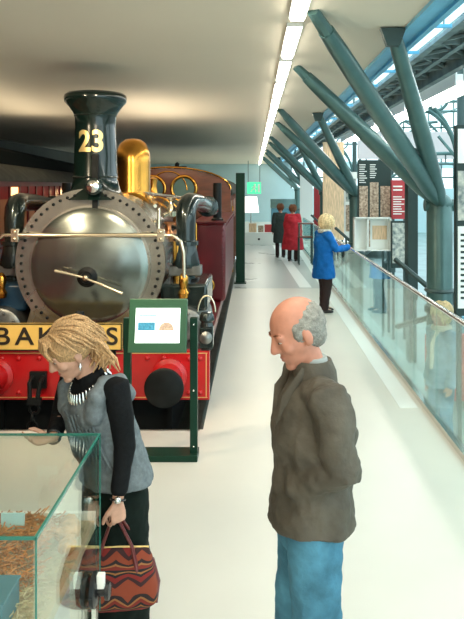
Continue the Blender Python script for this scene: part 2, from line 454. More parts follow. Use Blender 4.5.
# arched truss with glazed fan under and above the gallery
def arch(Xc, Y, r, z0, lab):
    t = empty('arched_truss', lab, 'truss', (Xc, Y, z0))
    g = G()
    for rr, w in ((r, .05), (r*.82, .035)):
        g.tube([(rr*math.cos(a), 0, rr*math.sin(a)*.6) for a in [PI*i/24 for i in range(25)]], w, 8)
    g.build('arch_rib', 'steel_green', t)
    g = G()
    for i in range(1, 12):
        a = PI*i/12; g.tube([(r*.82*math.cos(a), 0, r*.82*math.sin(a)*.6), (r*math.cos(a), 0, r*math.sin(a)*.6)], .02, 6)
    for i in range(3, 10, 2):
        a = PI*i/12; g.torus((r*.9*math.cos(a), 0, r*.9*math.sin(a)*.6), r*.07, .015, n=20, m=6)
    g.build('web', 'steel_dark', t)
arch(5.2, 19, 2.6, 1.5, 'arched iron truss below the gallery fascia')
arch(4.2, 27, 3.2, 3.4, 'arched iron truss above the gallery fascia, far hall')
# hall end wall with windows
g = G()
g.bb(2.2, 14, YF, YF+.2, -.65, 2.0); g.bb(2.2, 14, YF, YF+.2, 3.2, 3.6)
g.build('wall_end', 'wall_blue', smooth=False)['kind'] = 'structure'
g = G()
for i in range(16): g.bb(2.2+i*.75, 2.28+i*.75, YF, YF+.1, 2.0, 7.5)
for zz in (2.6, 4.6, 5.6, 6.6): g.bb(2.2, 14, YF, YF+.1, zz, zz+.1)
g.build('window_2', 'steel_green', smooth=False)['kind'] = 'structure'
g = G()
for k in range(8):
    y = 4+k*5
    g.tube([(2.6, y, 3.9), (5, y, 5.4), (8, y, 6.2), (14, y, 6.4)], .07, 8)
for X, Z in ((3.5, 4.4), (5, 5.4), (8, 6.2), (11, 6.35)): g.tube([(X, -3, Z), (X, YF, Z)], .05, 6)
g.build('roof_frame', 'steel_green', smooth=True); tag(bpy.data.objects['roof_frame'], 'glazed roof ribs of the hall, curved green steel', 'roof', kind='structure')
struct(G().bb(14, 14.2, -5, YF, -.65, 3.4).build('wall_right', 'wall_pink', smooth=False))

# ------------------------------------------------------------------ exhibits on the right
def panel(name, x0, y0, x1, y1, Y, m, label, cat='panel', depth=.08, items=(), legs=True, group=None):
    a, b = P(x0, y0, Y), P(x1, y1, Y)
    zc = b.z; w = b.x-a.x; h = a.z-b.z
    t = empty(name, label, cat, ((a.x+b.x)/2, Y, -.65), 0, group)
    G().bb(-w/2, w/2, 0, depth, zc+.65, zc+.65+h).build('board', m, t, smooth=False, bevel=.004)
    if legs:
        for s in (-1, 1): G().bb(s*(w/2-.04)-.02, s*(w/2-.04)+.02, .01, depth-.01, 0, zc+.65).build('leg', 'steel_dark', t, smooth=False)
    for (nm, u0, v0, u1, v1, mm) in items:   # fractions of the board, v down
        G().bb(-w/2+u0*w, -w/2+u1*w, -.006, .002, zc+.65+h*(1-v1), zc+.65+h*(1-v0)).build(nm, mm, t, smooth=False)
    def lines(u0, v0, u1, v1, n, m2):
        g = G(); rr = random.Random(n)
        for i in range(n):
            vv = v0+(v1-v0)*(i+.3)/n
            g.bb(-w/2+u0*w, -w/2+(u0+(u1-u0)*rr.uniform(.6, 1))*w, -.009, -.001, zc+.65+h*(1-vv-(v1-v0)/n*.4), zc+.65+h*(1-vv))
        return g.build('lettering', m2, t, smooth=False)
    t_lines[label] = lines
    return t
t_lines = {}
L1 = 'large dark exhibition panel with text above three brown photographs'
t = panel('exhibition_panel', 358, 160, 391, 222, 13.5, 'panel_dark', L1, items=[('photograph', .04, .42, .30, .98, 'panel_photo'), ('photograph', .36, .36, .62, .98, 'panel_photo'), ('photograph', .68, .42, .97, .98, 'panel_photo')])
t_lines[L1](.04, .06, .28, .38, 9, 'panel_white'); t_lines[L1](.36, .06, .6, .3, 7, 'panel_white')
L2 = 'red text panel beside the dark exhibition panel'
t = panel('text_panel', 391.5, 180, 407, 219, 13.2, 'panel_red', L2); t_lines[L2](.1, .12, .7, .3, 2, 'panel_white'); t_lines[L2](.1, .4, .9, .9, 8, 'panel_white')
L3 = 'street photograph panel below the red text panel'
t = panel('street_photograph', 391.5, 221, 407, 268, 12.9, 'panel_dark', L3, items=[('photograph', .06, .04, .94, .9, 'panel_street')])
L5 = 'tall tan timber-toned panel beside the woman in the blue jacket'
t = panel('timber_panel', 323, 142, 344, 240, 18, 'wood_pale', L5)
L6 = 'white text panel with a photograph at the right edge of the view'
t = panel('white_panel', 456, 125, 500, 316, 6.9, 'panel_dark', L6, items=[('photograph', .04, .24, 1, .5, 'panel_street'), ('text_sheet', .04, .53, 1, .96, 'panel_white'), ('text_sheet', .04, .02, 1, .2, 'panel_white')])
t_lines[L6](.1, .56, .9, .92, 12, 'panel_dark')
L7 = 'tall black display post beside the nearest steel column'
t = panel('display_post', 408, 148, 418, 300, 11.2, 'panel_dark', L7, depth=.25)
L8 = 'pale banner panel between the second and third steel columns'
panel('banner_panel', 300, 172, 313, 238, 25, 'panel_white', L8)
L9 = 'red banner panel in the distance by the third column'
panel('banner_panel', 314, 176, 320, 236, 22, 'panel_red', L9)
L10 = 'row of pale photographs on a board between second column and timber panel'
panel('photograph_board', 344.5, 172, 357, 238, 15.6, 'panel_white', L10, items=[('photograph', .1, .1, .9, .45, 'panel_street'), ('photograph', .1, .5, .9, .9, 'panel_photo')])
# white open box display
t = empty('display_box', 'white open box display under the large exhibition panel', 'display case', (*P(373, 251, 13.0).xy, P(373, 251, 13.0).z))
w = P(391, 0, 13).x-P(354, 0, 13).x; h = .62
G().bb(-w/2, w/2, .2, .22, 0, h).bb(-w/2, w/2, 0, .22, 0, .02).bb(-w/2, w/2, 0, .22, h-.02, h).bb(-w/2, -w/2+.02, 0, .22, 0, h).bb(w/2-.02, w/2, 0, .22, 0, h).bb(-w/2+.24, -w/2+.26, 0, .22, 0, h).build('case', 'panel_white', t, smooth=False)
G().bb(-w/2+.3, -.02, .19, .199, .06, h-.06).build('photograph', 'panel_photo', t, smooth=False)
G().bb(.02, w/2-.05, .19, .199, .2, h-.16).build('photograph', 'wood_pale', t, smooth=False)
for s in (-1, 1): G().bb(s*.22-.02, s*.22+.02, .16, .2, -.65-t.location.z, 0).build('leg', 'steel_dark', t, smooth=False)

# far end things
t = empty('standing_lamp', 'standing lamp with white fabric shade at the far end', 'lamp', (-.12, 27.5, 0))
G().lathe([(.16, 0), (.16, .03), (.02, .04), (.02, 1.15)], n=20).build('pole', 'steel', t)
G().lathe([(.32, 1.12), (.24, 1.75)], n=28).build('lamp_shade', 'lamp_fabric', t)
t = empty('low_cabinet', 'low white cabinet with round hole at the far end', 'cabinet', (.28, 25.6, 0))
G().bb(-.72, .55, 0, .6, 0, .46).build('body', 'panel_white', t, smooth=False, bevel=.01)
G().cyl((-.1, -.01, .22), (-.1, .02, .22), .04).build('hole', 'knob_black', t)
for i, (x, w_, h_, m_) in enumerate(((-.3, .14, .32, 'wood_pale'), (.0, .10, .24, 'panel_photo'), (.3, .16, .28, 'red_thing'))):
    g = G().bb(-w_, w_, -.1, .1, 0, h_).bb(-w_*1.05, w_*1.05, -.11, .11, h_*.75, h_*.8)
    o = g.build('gift_box', m_, smooth=False); o.location = (x+.25, 25.9, .46)
    tag(o, ['tan box on the low white cabinet', 'mottled brown box on the low white cabinet', 'red box on the low white cabinet'][i], 'box', 'boxes on the low cabinet')
t = empty('glass_showcase', 'small glass showcase on dark legs beyond the red coat', 'display case', (1.42, 19.4, 0))
for sx in (-.18, .18):
    for sy in (-.18, .18): G().cyl((sx, sy, 0), (sx, sy, 1.12), .02, n=8).build('leg', 'steel_dark', t)
G().bb(-.2, .2, -.2, .2, .75, .79).build('shelf', 'wood_red', t, smooth=False)
G().bb(-.2, .2, -.2, .2, .8, 1.12).build('glass_box', 'glass_case', t, smooth=False)
G().bb(-.2, .2, -.2, .2, 1.12, 1.15).build('top', 'wood_red', t, smooth=False)
t = empty('blue_counter', 'blue counter with sloping top near the far end', 'counter', (1.2, 28.4, 0))
G().bb(-.5, .5, 0, .6, 0, 1.25).build('body', 'counter_blue', t, smooth=False, bevel=.01)
G().prism([(0, 1.27), (.6, 1.27), (.6, 1.62)], -.52, .52, 'X').build('top', 'steel_green', t, smooth=False)

# ------------------------------------------------------------------ dark green post by the pit
t = empty('barrier_post', 'tall dark green square post beside the walkway at the pit end', 'post', (-.305, 15.7, 0))
G().bb(-.10, .10, -.1, .1, 0.02, 2.47).build('shaft', 'dark_green_paint', t, smooth=False, bevel=.01)
G().bb(-.14, .13, -.14, .14, 0, .03).build('foot_plate', 'dark_green_paint', t, smooth=False)

# ------------------------------------------------------------------ locomotive
LX = -1.65; RZ = -.65
loco = empty('steam_locomotive', 'dark green steam locomotive numbered 23 with brass dome and red buffer beam', 'locomotive', (LX, 7.05, RZ))
def rel(g, name, m, parent=None, **k):
    """geometry was given in world coordinates: move it into the engine's frame"""
    bmesh.ops.translate(g.bm, verts=g.bm.verts, vec=V((-LX, -7.05, -RZ)))
    return g.build(name, m, parent or loco, **k)
SZ = 1.41; SR = .755; SY = 7.08
rel(G().lathe([(SR-.04, SY+.02), (SR-.04, SY+1.0)], (LX, 0, SZ), 'Y', 64), 'smokebox', 'smokebox_metal')
# front plate: circle merging into a saddle with flared feet
poly = []
for i in range(41):
    a = R(-38+256*i/40); poly.append((LX+SR*math.cos(a), SZ+SR*math.sin(a)))
poly += [(LX-.66, .75), (LX-.80, .58), (LX+.80, .58), (LX+.66, .75)]
g = G().prism(poly, SY-.03, SY+.02); nf = len(g.bm.faces); gv = g
for i in range(56):
    a = 2*PI*i/56
    z = SZ+(SR-.055)*math.sin(a)
    if z > .85: gv.ball((LX+(SR-.06)*math.cos(a), SY-.034, z), (.0165, .014, .0165), n=8)
for i in range(9):
    a = R(35+110*i/8); gv.ball((LX+.64*math.cos(a), SY-.034, SZ-.14+.64*math.sin(a)), (.015, .012, .015), n=8)
sf = rel(g, 'smokebox_front', 'smokebox_metal')
sf.data.materials.append(MATS['iron'])
for p_ in sf.data.polygons: p_.material_index = 1 if p_.index >= nf else 0
DZ = 1.385
door = rel(G().lathe([(.60, 0), (.60, -.02), (.56, -.045), (.50, -.055), (.40, -.085), (.25, -.115), (.1, -.128), (.0005, -.13)], (LX, SY-.03, DZ), 'Y', 72), 'smokebox_door', 'door_metal')
rel(G().lathe([(.61, -.0), (.61, -.028), (.585, -.03), (.585, 0)], (LX, SY-.028, DZ), 'Y', 72), 'door_rim', 'smokebox_metal', door)
hy = SY-.17
DH = 1.29
g = G(); g.lathe([(.11, .06), (.10, .0), (.06, -.02), (.05, -.05), (.0005, -.055)], (LX, hy, DH), 'Y', 28)
hd = rel(g, 'hub', 'iron', door)
g = G(); g.tube([(LX, hy-.06, DH), (LX-.13, hy-.07, DH+.035), (LX-.29, hy-.07, DH+.07)], [.012, .014, .017], 10, ends=True); g.ball((LX, hy-.06, DH), .03)
rel(g, 'door_handle', 'rod_metal', door)
g = G(); g.tube([(LX, hy-.08, DH), (LX+.16, hy-.09, DH-.06), (LX+.36, hy-.09, DH-.145)], [.012, .014, .018], 10, ends=True)
rel(g, 'door_handle', 'rod_metal', door)
# handrail with its brackets
RLZ = 1.70; ry = SY-.12
g = G(); g.tube([(LX-.74, ry, RLZ), (LX+.74, ry, RLZ)], .022, 14)
for s in (-1, 1):
    pts = [(LX+s*.74, ry, RLZ), (LX+s*.84, ry, RLZ-.0), (LX+s*.92, ry, RLZ-.06), (LX+s*.95, ry, RLZ-.18), (LX+s*.955, ry, RLZ-.42)]
    g.tube(pts, .018, 12)
rel(g, 'handrail', 'rod_metal')
for s in (-1, 1):
    g = G(); g.box((LX+s*.725, ry-.005, RLZ), (.075, .035, .13)); g.ball((LX+s*.725, ry-.025, RLZ+.035), .018, 8); g.ball((LX+s*.725, ry-.025, RLZ-.035), .018, 8)
    g.cyl((LX+s*.725, ry, RLZ), (LX+s*.66, SY, RLZ), .02, n=8)
    rel(g, 'rail_bracket', 'rod_metal', bevel=.012)
g = G()
for dx in (-.33, .33): g.bb(LX+dx-.05, LX+dx+.05, SY-.08, SY-.02, RLZ-.1, RLZ-.03)
rel(g, 'door_hinge', 'iron_grey', door, bevel=.008)
# chimney
CY = 7.29; cz0 = 2.06
prof = [(.33, 2.05), (.29, 2.09), (.25, 2.16), (.226, 2.26), (.218, 2.5), (.208, 2.8), (.21, 2.90), (.228, 2.95), (.27, 3.01), (.315, 3.06), (.322, 3.10), (.315, 3.13), (.29, 3.15), (.235, 3.16), (.20, 3.15), (.18, 3.0)]
ch = rel(G().lathe(prof, (LX, CY, 0), 'Z', 64), 'chimney', 'black_green')
nm = text_mesh('23', .30, .004, 'gold', 'number_lettering', ch, (0, 0, 0), (PI/2, 0, 0), bold=.008, xs=.92, bend=.216)
nm.location = (0, CY-.216-7.05, 2.635-RZ)
g = G(); g.torus((LX, CY, 2.28), .225, .012, 'Z'); g.torus((LX, CY, 2.92), .208, .014, 'Z'); rel(g, 'chimney_band', 'pipe_black', ch)
# small lamp and bracket at chimney foot
g = G(); g.box((LX+.055, CY-.245, 2.38), (.07, .05, .26)); rel(g, 'lamp_bracket', 'iron', bevel=.006); g = G(); g.box((LX+.055, SY-.04, 2.0), (.06, .04, .22)); rel(g, 'lamp_bracket', 'iron', bevel=.006)
g = G(); g.lathe([(.078, 0), (.085, -.02), (.085, -.09), (.07, -.10)], (LX+.055, CY-.26, 2.185), 'Y', 28); hl = rel(g, 'head_lamp', 'pipe_black')
g = G(); g.lathe([(.06, -.1), (.06, -.11), (.03, -.125), (.0005, -.13)], (LX+.055, CY-.26, 2.185), 'Y', 24); rel(g, 'lens', 'silver', hl)
# boiler, dome
bo = rel(G().lathe([(.62, SY+.95), (.62, 13.4)], (LX, 0, SZ), 'Y', 56), 'boiler', 'black_green')
g = G()
for yy in (8.6, 9.9, 11.0, 12.2): g.lathe([(.625, yy), (.632, yy+.005), (.632, yy+.06), (.625, yy+.065)], (LX, 0, SZ), 'Y', 56)
rel(g, 'boiler_band', 'brass', bo)
rel(G().lathe([(.34, 1.95), (.30, 2.0), (.245, 2.06), (.235, 2.12), (.235, 2.50), (.232, 2.58), (.215, 2.68), (.17, 2.77), (.10, 2.82), (.0005, 2.835)], (LX, 9.55, 0), 'Z', 56), 'dome', 'brass')
g = G(); g.lathe([(.10, 1.98), (.08, 2.05), (.06, 2.2), (.075, 2.3), (.0005, 2.34)], (LX+.02, 11.3, 0), 'Z', 24); rel(g, 'safety_valve', 'brass')
# frames and running plates
g = G(); g.bb(LX-.85, LX-.80, 6.85, 14.6, -.35, .1); g.bb(LX+.80, LX+.85, 6.85, 14.6, -.35, .1); g.bb(LX-.80, LX+.80, 6.9, 6.95, -.3, .55)
rel(g, 'frame', 'iron', smooth=False)
g = G(); g.bb(LX-1.18, LX+1.18, 6.83, 14.2, .50, .54); g.bb(LX-1.18, LX-1.13, 6.83, 14.2, .42, .5); g.bb(LX+1.13, LX+1.18, 6.83, 14.2, .42, .5)
rel(g, 'running_plate', 'maroon', smooth=False)
g = G(); g.prism([(LX-.72, .54), (LX+.72, .54), (LX+.6, .85), (LX-.6, .85)], SY+.02, SY+.95); rel(g, 'saddle', 'iron_grey', smooth=False)
# buffer beam
BY = 6.75
g = G(); g.bb(LX-1.22, LX+1.22, BY, BY+.08, .13, .60)
for sx in (-1, 1):
    for dx in (.42, .62, .78, 1.02, 1.13):
        for dz in (.20, .53):
            g.ball((LX+sx*dx, BY-.004, dz), (.024, .018, .024), n=10)
bm_ = rel(g, 'buffer_beam', 'red_paint')
g = G(); g.bb(LX-1.20, LX+1.20, BY-.004, BY, .575, .583); g.bb(LX-1.2, LX+1.2, BY-.004, BY, .148, .156); g.bb(LX+1.185, LX+1.193, BY-.004, BY, .15, .58); g.bb(LX-1.193, LX-1.185, BY-.004, BY, .15, .58)
rel(g, 'lining', 'gold', bm_, smooth=False)
for s in (-1, 1):
    x = LX+s*.835
    g = G(); g.lathe([(.17, BY), (.17, BY-.03), (.13, BY-.05), (.11, BY-.22), (.125, BY-.25), (.10, BY-.26)], (x, 0, .36), 'Y', 32)
    b_ = rel(g, 'buffer', 'red_paint')
    g = G(); g.lathe([(.05, BY-.2), (.05, BY-.36), (.16, BY-.385), (.18, BY-.40), (.18, BY-.42), (.16, BY-.435), (.0005, BY-.445)], (x, 0, .36), 'Y', 40)
    rel(g, 'buffer_head', 'iron', b_)
# destination board with its letters
g = G(); g.bb(-3.05, -1.265, BY-.05, BY-.02, .615, .875)
db = rel(g, 'destination_board', 'board_yellow', smooth=False, bevel=.005)
g = G(); g.bb(-3.05, -1.265, BY-.056, BY-.05, .865, .875); g.bb(-3.05, -1.265, BY-.056, BY-.05, .615, .625); g.bb(-1.275, -1.265, BY-.056, BY-.05, .615, .875)
for x in (-2.6, -1.8, -1.35): g.bb(x-.02, x+.02, BY-.03, BY+.02, .5, .65)
rel(g, 'board_frame', 'iron', db, smooth=False)
for i, c in enumerate('BAKERS'):
    x = P(2.5+i*21.9, 0, BY-.055).x
    o = text_mesh(c, .235, .003, 'letter_black', 'lettering', db, (x-LX, BY-.056-7.05, .745-RZ), bold=.003, xs=1.12)
# couplings and hose
g = G()
hx = LX-.42
g.box((hx, BY-.03, .33), (.16, .04, .16)); g.tube([(hx-.05, BY-.06, .36), (hx-.05, BY-.14, .33), (hx-.045, BY-.15, .2)], .022, 8, ends=True); g.tube([(hx+.05, BY-.06, .36), (hx+.05, BY-.14, .33), (hx+.03, BY-.15, .2)], .022, 8, ends=True)
g.box((hx, BY-.15, .16), (.13, .05, .06)); 
for k in range(4): g.torus((hx-.0-.01*k, BY-.15, .09-.085*k), .045, .014, 'Y' if k % 2 == 0 else 'X', n=16, m=6)
rel(g, 'side_chain', 'iron')
g = G(); g.box((LX, BY-.06, .32), (.1, .16, .14)); g.tube([(LX, BY-.12, .34), (LX, BY-.24, .34), (LX, BY-.28, .42), (LX, BY-.22, .46)], .03, 10, ends=True); rel(g, 'coupling_hook', 'iron')
g = G(); pts = [(LX+.02, BY-.12, .94), (LX-.0, BY-.16, .98), (LX+.04, BY-.18, .9), (LX+.06, BY-.16, .6), (LX+.06, BY-.16, .30), (LX+.03, BY-.2, .1)]
full = []
for i in range(len(pts)-1):
    a, b = V(pts[i]), V(pts[i+1]); m_ = max(2, int((b-a).length/.018))
    for j in range(m_): full.append(a.lerp(b, j/m_))
g.tube(full, [.042 if i % 2 else .034 for i in range(len(full))], 10); g.cyl((LX+.02, BY-.12, .5), (LX+.02, BY-.12, 1.0), .02)
rel(g, 'brake_hose', 'iron')
g = G(); g.torus((LX-.12, BY-.06, .84), .07, .008, 'Y', n=20, m=6); rel(g, 'wire_loop', 'iron')
# outside cylinders
for s in (-1, 1):
    x = LX+s*.93
    g = G(); g.lathe([(.20, 7.05), (.235, 7.07), (.24, 7.3), (.24, 8.1), (.22, 8.15)], (x, 0, .72), 'Y', 40)
    for k in range(10):
        a = 2*PI*k/10; g.ball((x+.19*math.cos(a), 7.05, .72+.19*math.sin(a)), .016, 8)
    g.lathe([(.12, 7.05), (.10, 7.0), (.0005, 6.99)], (x, 0, .72), 'Y', 24)
    rel(g, 'cylinder', 'iron_grey')
    g = G(); g.bb(x-.24, x+.24, 7.2, 8.1, .9, 1.18); rel(g, 'valve_chest', 'pipe_black' if s > 0 else 'blue_paint', bevel=.03)
    g = G(); g.cyl((x-.1*s, 7.45, 1.12), (x-.1*s, 7.45, 1.6), .045, n=14); g.lathe([(.05, 1.05), (.06, 1.1), (.035, 1.14), (.05, 1.2), (.05, 1.26), (.02, 1.3), (.0005, 1.31)], (x-.0*s, 7.15, 0), 'Z', 16)
    g.cyl((x-.03, 7.15, .85), (x-.03, 7.15, 1.08), .015, n=8); rel(g, 'lubricator', 'brass')
    # condensing pipe
    px = LX+s*.92
    pts = [(px, 7.5, 1.15), (px, 7.5, 1.70), (px, 7.5, 1.84), (px, 7.53, 1.94), (px+s*.01, 7.62, 1.995), (px+s*.02, 7.76, 2.01), (px+s*.06, 8.4, 1.99), (px+s*.11, 9.3, 1.92), (px+s*.13, 9.85, 1.86)]
    g = G(); g.tube(pts, [.10, .10, .105, .108, .108, .105, .10, .10, .10], 22)
    if s > 0: pass
    cp = rel(g, 'condensing_pipe', 'pipe_black')
    g = G(); g.lathe([(.105, 1.55), (.135, 1.56), (.135, 1.60), (.105, 1.61)], (px, 7.5, 0), 'Z', 28); g.lathe([(.14, 1.32), (.15, 1.36), (.12, 1.5), (.11, 1.56)], (px, 7.5, 0), 'Z', 28); rel(g, 'pipe_flange', 'pipe_black', cp); g = G()
    g.lathe([(.10, 9.3), (.14, 9.31), (.14, 9.36), (.1, 9.37)], (px+s*.11, 0, 1.915), 'Y', 24)
    rel(g, 'pipe_flange', 'pipe_black', cp)
    g = G(); g.bb(px-.17, px+.17, 7.38, 7.6, 1.24, 1.34); rel(g, 'pipe_clamp', 'iron_grey', cp, bevel=.01)
    g = G(); g.bb(px-.14, px+.14, 7.42, 7.65, 1.08, 1.2); rel(g, 'pipe_foot', 'iron', cp, bevel=.02)
# pipes and valves at the side of the boiler
for k, (dx, y, z, m_) in enumerate(((.72, 8.05, 1.9, 'rod_metal'), (.78, 8.2, 1.78, 'copper'), (.70, 8.0, 1.62, 'copper'), (-.78, 7.6, 1.45, 'copper'), (-.80, 7.5, 1.3, 'rod_metal'))):
    g = G(); g.tube([(LX+dx-.1, y-.1, z-.05), (LX+dx, y, z), (LX+dx+.05, y+.5, z+.05), (LX+dx+.02, y+1.5, z+.05)], .028, 10)
    g.lathe([(.05, -.06), (.06, -.02), (.06, .03), (.03, .07), (.03, .12), (.045, .13), (.045, .15)], (LX+dx-.02, y-.02, z), 'Z', 16)
    g.torus((LX+dx-.02, y-.02, z+.15), .05, .01, 'Z', n=16, m=6)
    rel(g, 'valve', m_)
g = G()
for k in range(4):
    z = 1.35+.13*k; g.tube([(LX+.62, 7.9+.1*k, z), (LX+.76, 8.0, z-.03), (LX+.84, 8.15, z-.08), (LX+.80, 9.0, z-.1)], .02+.006*(k % 3), 8)
for k in range(4):
    z = 1.2+.13*k; g.tube([(LX-.62, 7.9+.1*k, z), (LX-.80, 8.0, z-.03), (LX-1.0, 8.15, z-.08), (LX-1.0, 9.4, z-.1)], .02+.006*(k % 3), 8)
rel(g, 'pipework', 'pipe_black')
g = G(); g.tube([(LX+.66, 7.3, 1.96), (LX+.66, 7.25, 1.62)], .018, 8); g.tube([(LX+.62, 7.3, 1.98), (LX+.3, 8.6, 2.1), (LX+.62, 10, 2.02)], .02, 8); rel(g, 'lever', 'rod_metal')
# side tanks
for s in (-1, 1):
    xa, xb = sorted((LX+s*.80, LX+s*1.245))
    g = G(); g.bb(xa, xb, 9.95, 13.9, .54, 1.67)
    tk = rel(g, 'side_tank', 'maroon', bevel=.05)
    g = G()
    for i in range(12): g.ball((xa+.04+(xb-xa-.08)*i/11, 9.95, 1.62), .012, 6)
    for i in range(40): g.ball((LX+s*1.245, 10.02+i*.098, 1.62), .012, 6)
    for i in range(12): g.ball((LX+s*1.215, 9.945, .62+i*.085), .012, 6)
    g.bb(xa-.015, xb+.015, 9.93, 13.92, 1.655, 1.68)
    rel(g, 'rivet_strip', 'maroon', tk)
    rel(G().cyl((LX+s*1.11, 10.3, 1.67), (LX+s*1.11, 10.3, 2.23), .062, n=20).lathe([(.09, 1.67), (.09, 1.7), (.065, 1.72)], (LX+s*1.11, 10.3, 0), 'Z', 20), 'vent_pipe', 'iron', tk)
    g = G(); g.cyl((xa+.03, 9.9, 1.0), (xa+.03, 9.9, 1.66), .016, n=8); g.torus((xa+.18, 9.9, .78), .10, .015, 'Y', n=24, m=8); rel(g, 'tank_pipe', 'brass', tk)
# cab
g = G()
poly = [(LX-1.2, 1.6), (LX+1.2, 1.6), (LX+1.2, 2.1)]+[(LX+1.2*math.cos(a), 2.1+.42*math.sin(a)) for a in [PI*i/14 for i in range(1, 14)]]+[(LX-1.2, 2.1)]
g.prism(poly, 13.5, 13.56)
cab = rel(g, 'cab_front', 'wood_red')
for dx in (-.3, .3):
    x = LX+dx
    rel(G().torus((x, 13.47, 2.13), .235, .035, 'Y', n=40), 'window_ring', 'brass', cab)
    rel(G().lathe([(.21, 13.47), (.21, 13.49)], (x, 0, 2.13), 'Y', 32), 'cab_window', 'steel_green', cab)
g = G(); g.tube([(LX+.36*math.cos(a), 13.46, 2.10+.36*math.sin(a)) for a in [PI*i/20 for i in range(21)]], .014, 8); g.tube([(LX+1.2*math.cos(a), 13.46, 2.12+.42*math.sin(a)) for a in [PI*i/20 for i in range(21)]], .018, 8); rel(g, 'beading', 'brass', cab)
# wheels
def wheel(x, y, r, s):
    g = G(); zc = RZ+.05+r
    g.torus((x, y, zc), r-.04, .045, 'X', n=40, m=10); g.lathe([(.09, -.09), (.1, 0), (.09, .09)], (x, y, zc), 'X', 20)
    for k in range(10):
        a = 2*PI*k/10; g.tube([(x, y+.06*math.cos(a), zc+.06*math.sin(a)), (x, y+(r-.05)*math.cos(a), zc+(r-.05)*math.sin(a))], .026, 8)
    rel(g, 'wheel', 'copper' if r < .5 else 'maroon')
for y, r in ((7.7, .44), (9.0, .44), (11.0, .80), (13.4, .80)):
    for s in (-1, 1): wheel(LX+s*.72, y, r, s)
    rel(G().cyl((LX-.72, y, RZ+.05+r), (LX+.72, y, RZ+.05+r), .06), 'axle', 'iron')
# rails and timber under the engine
for s in (-1, 1):
    g = G().bb(-.035, .035, 0, 20, .0, .04)
    g.bb(-.012, .012, 0, 20, -.09, .0).bb(-.06, .06, 0, 20, -.11, -.09)
    o = g.build('track_rail', 'iron_grey', smooth=False); o.location = (LX+s*.72, 6.4, RZ+.045)
    o.location.z = RZ+.0055
    tag(o, ['steel rail under the left wheels of the engine', 'steel rail under the right wheels, beside the walkway'][s > 0], 'rail', 'rails of the engine track')
# lantern
ln = empty('hand_lantern', 'black railway lantern with hoop handle on the right end of buffer beam', 'lantern', (-.46, 6.80, .605))
g = G(); g.box((0, 0, .12), (.13, .13, .20)); g.lathe([(.07, .22), (.055, .27), (.075, .28), (.07, .33), (.05, .36)], (0, 0, 0), 'Z', 24); g.box((0, 0, .01), (.10, .10, .02))
g.build('body', 'pipe_black', ln, bevel=.008)
G().lathe([(.055, -.06), (.06, -.10), (.05, -.105), (.03, -.12), (.0005, -.125)], (0, 0, .13), 'Y', 24).build('lens', 'iron_grey', ln)
G().tube([(.085*math.cos(a), 0, .36+.16*math.sin(a)) for a in [PI*i/14 for i in range(15)]], .008, 8).build('handle', 'rod_metal', ln)

# ------------------------------------------------------------------ coach behind the engine
t = empty('wooden_carriage', 'varnished red-brown carriage with curved roof standing behind the engine', 'carriage', (-1.79, 14.9, RZ))
hw = 1.28; z0 = .9; ze = 2.62
poly = [(-hw, z0), (hw, z0), (hw, ze)]+[(hw*math.cos(a), ze+.5*math.sin(a)) for a in [PI*i/16 for i in range(1, 16)]]+[(-hw, ze)]
G().prism(poly, 0, 8.5).build('body', 'wood_red', t)
poly = [((hw+.05)*math.cos(a), ze+.03+.5*math.sin(a)) for a in [PI*i/16 for i in range(17)]]+[((hw-.02)*math.cos(a), ze-.02+.47*math.sin(a)) for a in [PI*i/16 for i in range(16, -1, -1)]]
G().prism(poly, -.08, 8.6).build('roof', 'roof_grey', t)
g = G()
for x in (-1.2, -.75, -.3, .3, .75, 1.2): g.bb(x-.03, x+.03, -.02, 0, z0, ze+.2)
g.bb(-hw, hw, -.02, 0, 2.0, 2.05); g.bb(-hw, hw, -.02, 0, 2.55, 2.6)
for k in range(12): g.bb(hw, hw+.02, .1+k*.7, .15+k*.7, z0, ze)
g.build('moulding', 'wood_red', t, smooth=False)
for k in range(8): G().bb(hw-.005, hw+.012, .5+k*.95, 1.0+k*.95, 2.05, 2.5).build('window', 'dim_window', t, smooth=False)
g = G(); g.bb(-1.1, 1.1, .3, 8.2, .55, z0); g.build('underframe', 'iron', t, smooth=False)
for yy in (1.2, 6.8):
    for s in (-1, 1): G().lathe([(.45, -.06), (.45, .06)], (s*.72, yy, .5), 'X', 32).build('wheel', 'iron', t)
g = G(); g.lathe([(.09, 0), (.12, .05), (.05, .12), (.05, .2), (.0005, .24)], (.1, .5, ze+.5), 'Z', 18); g.box((.1, .5, ze+.62), (.42, .08, .05)); g.build('roof_ventilator', 'iron', t)
g = G()
for k in range(5): g.ball((hw+.03, .05, 1.2+k*.22), (.05, .05, .06), 10)
g.cyl((hw+.05, .02, 1.0), (hw+.05, .02, 2.4), .018, n=8); g.build('grab_rail', 'brass', t)

# ------------------------------------------------------------------ red coach on the left
t = empty('red_carriage', 'dark red passenger carriage with lit windows and grey roof on the left', 'carriage', (-3.27, 9, RZ), 0.117)
L0, L1_ = -4.5, 15
w = 2.5; zt = 2.9
g = G(); g.bb(-w, 0, L0, L1_, .9, zt); g.build('body', 'carriage_red', t, smooth=False)
poly = [(.06, zt), (.04, zt+.06), (-.12, zt+.20), (-.35, zt+.27), (-w+.35, zt+.27), (-w+.12, zt+.2), (-w-.06, zt)]
G().prism(poly, L0-.1, L1_+.1).build('roof', 'roof_grey', t)
G().prism([(-.5, zt+.24), (-.5, zt+.50), (-.75, zt+.6), (-w+.75, zt+.6), (-w+.5, zt+.5), (-w+.5, zt+.24)], L0, L1_).build('clerestory', 'roof_black', t, smooth=False)
g = G()
k = L0
while k < L1_-.1:
    g.bb(0, .025, k, k+.07, .95, zt); k += .62
g.bb(0, .03, L0, L1_, zt-.07, zt); g.bb(0, .025, L0, L1_, 2.06, 2.12); g.bb(0, .025, L0, L1_, 1.4, 1.46)
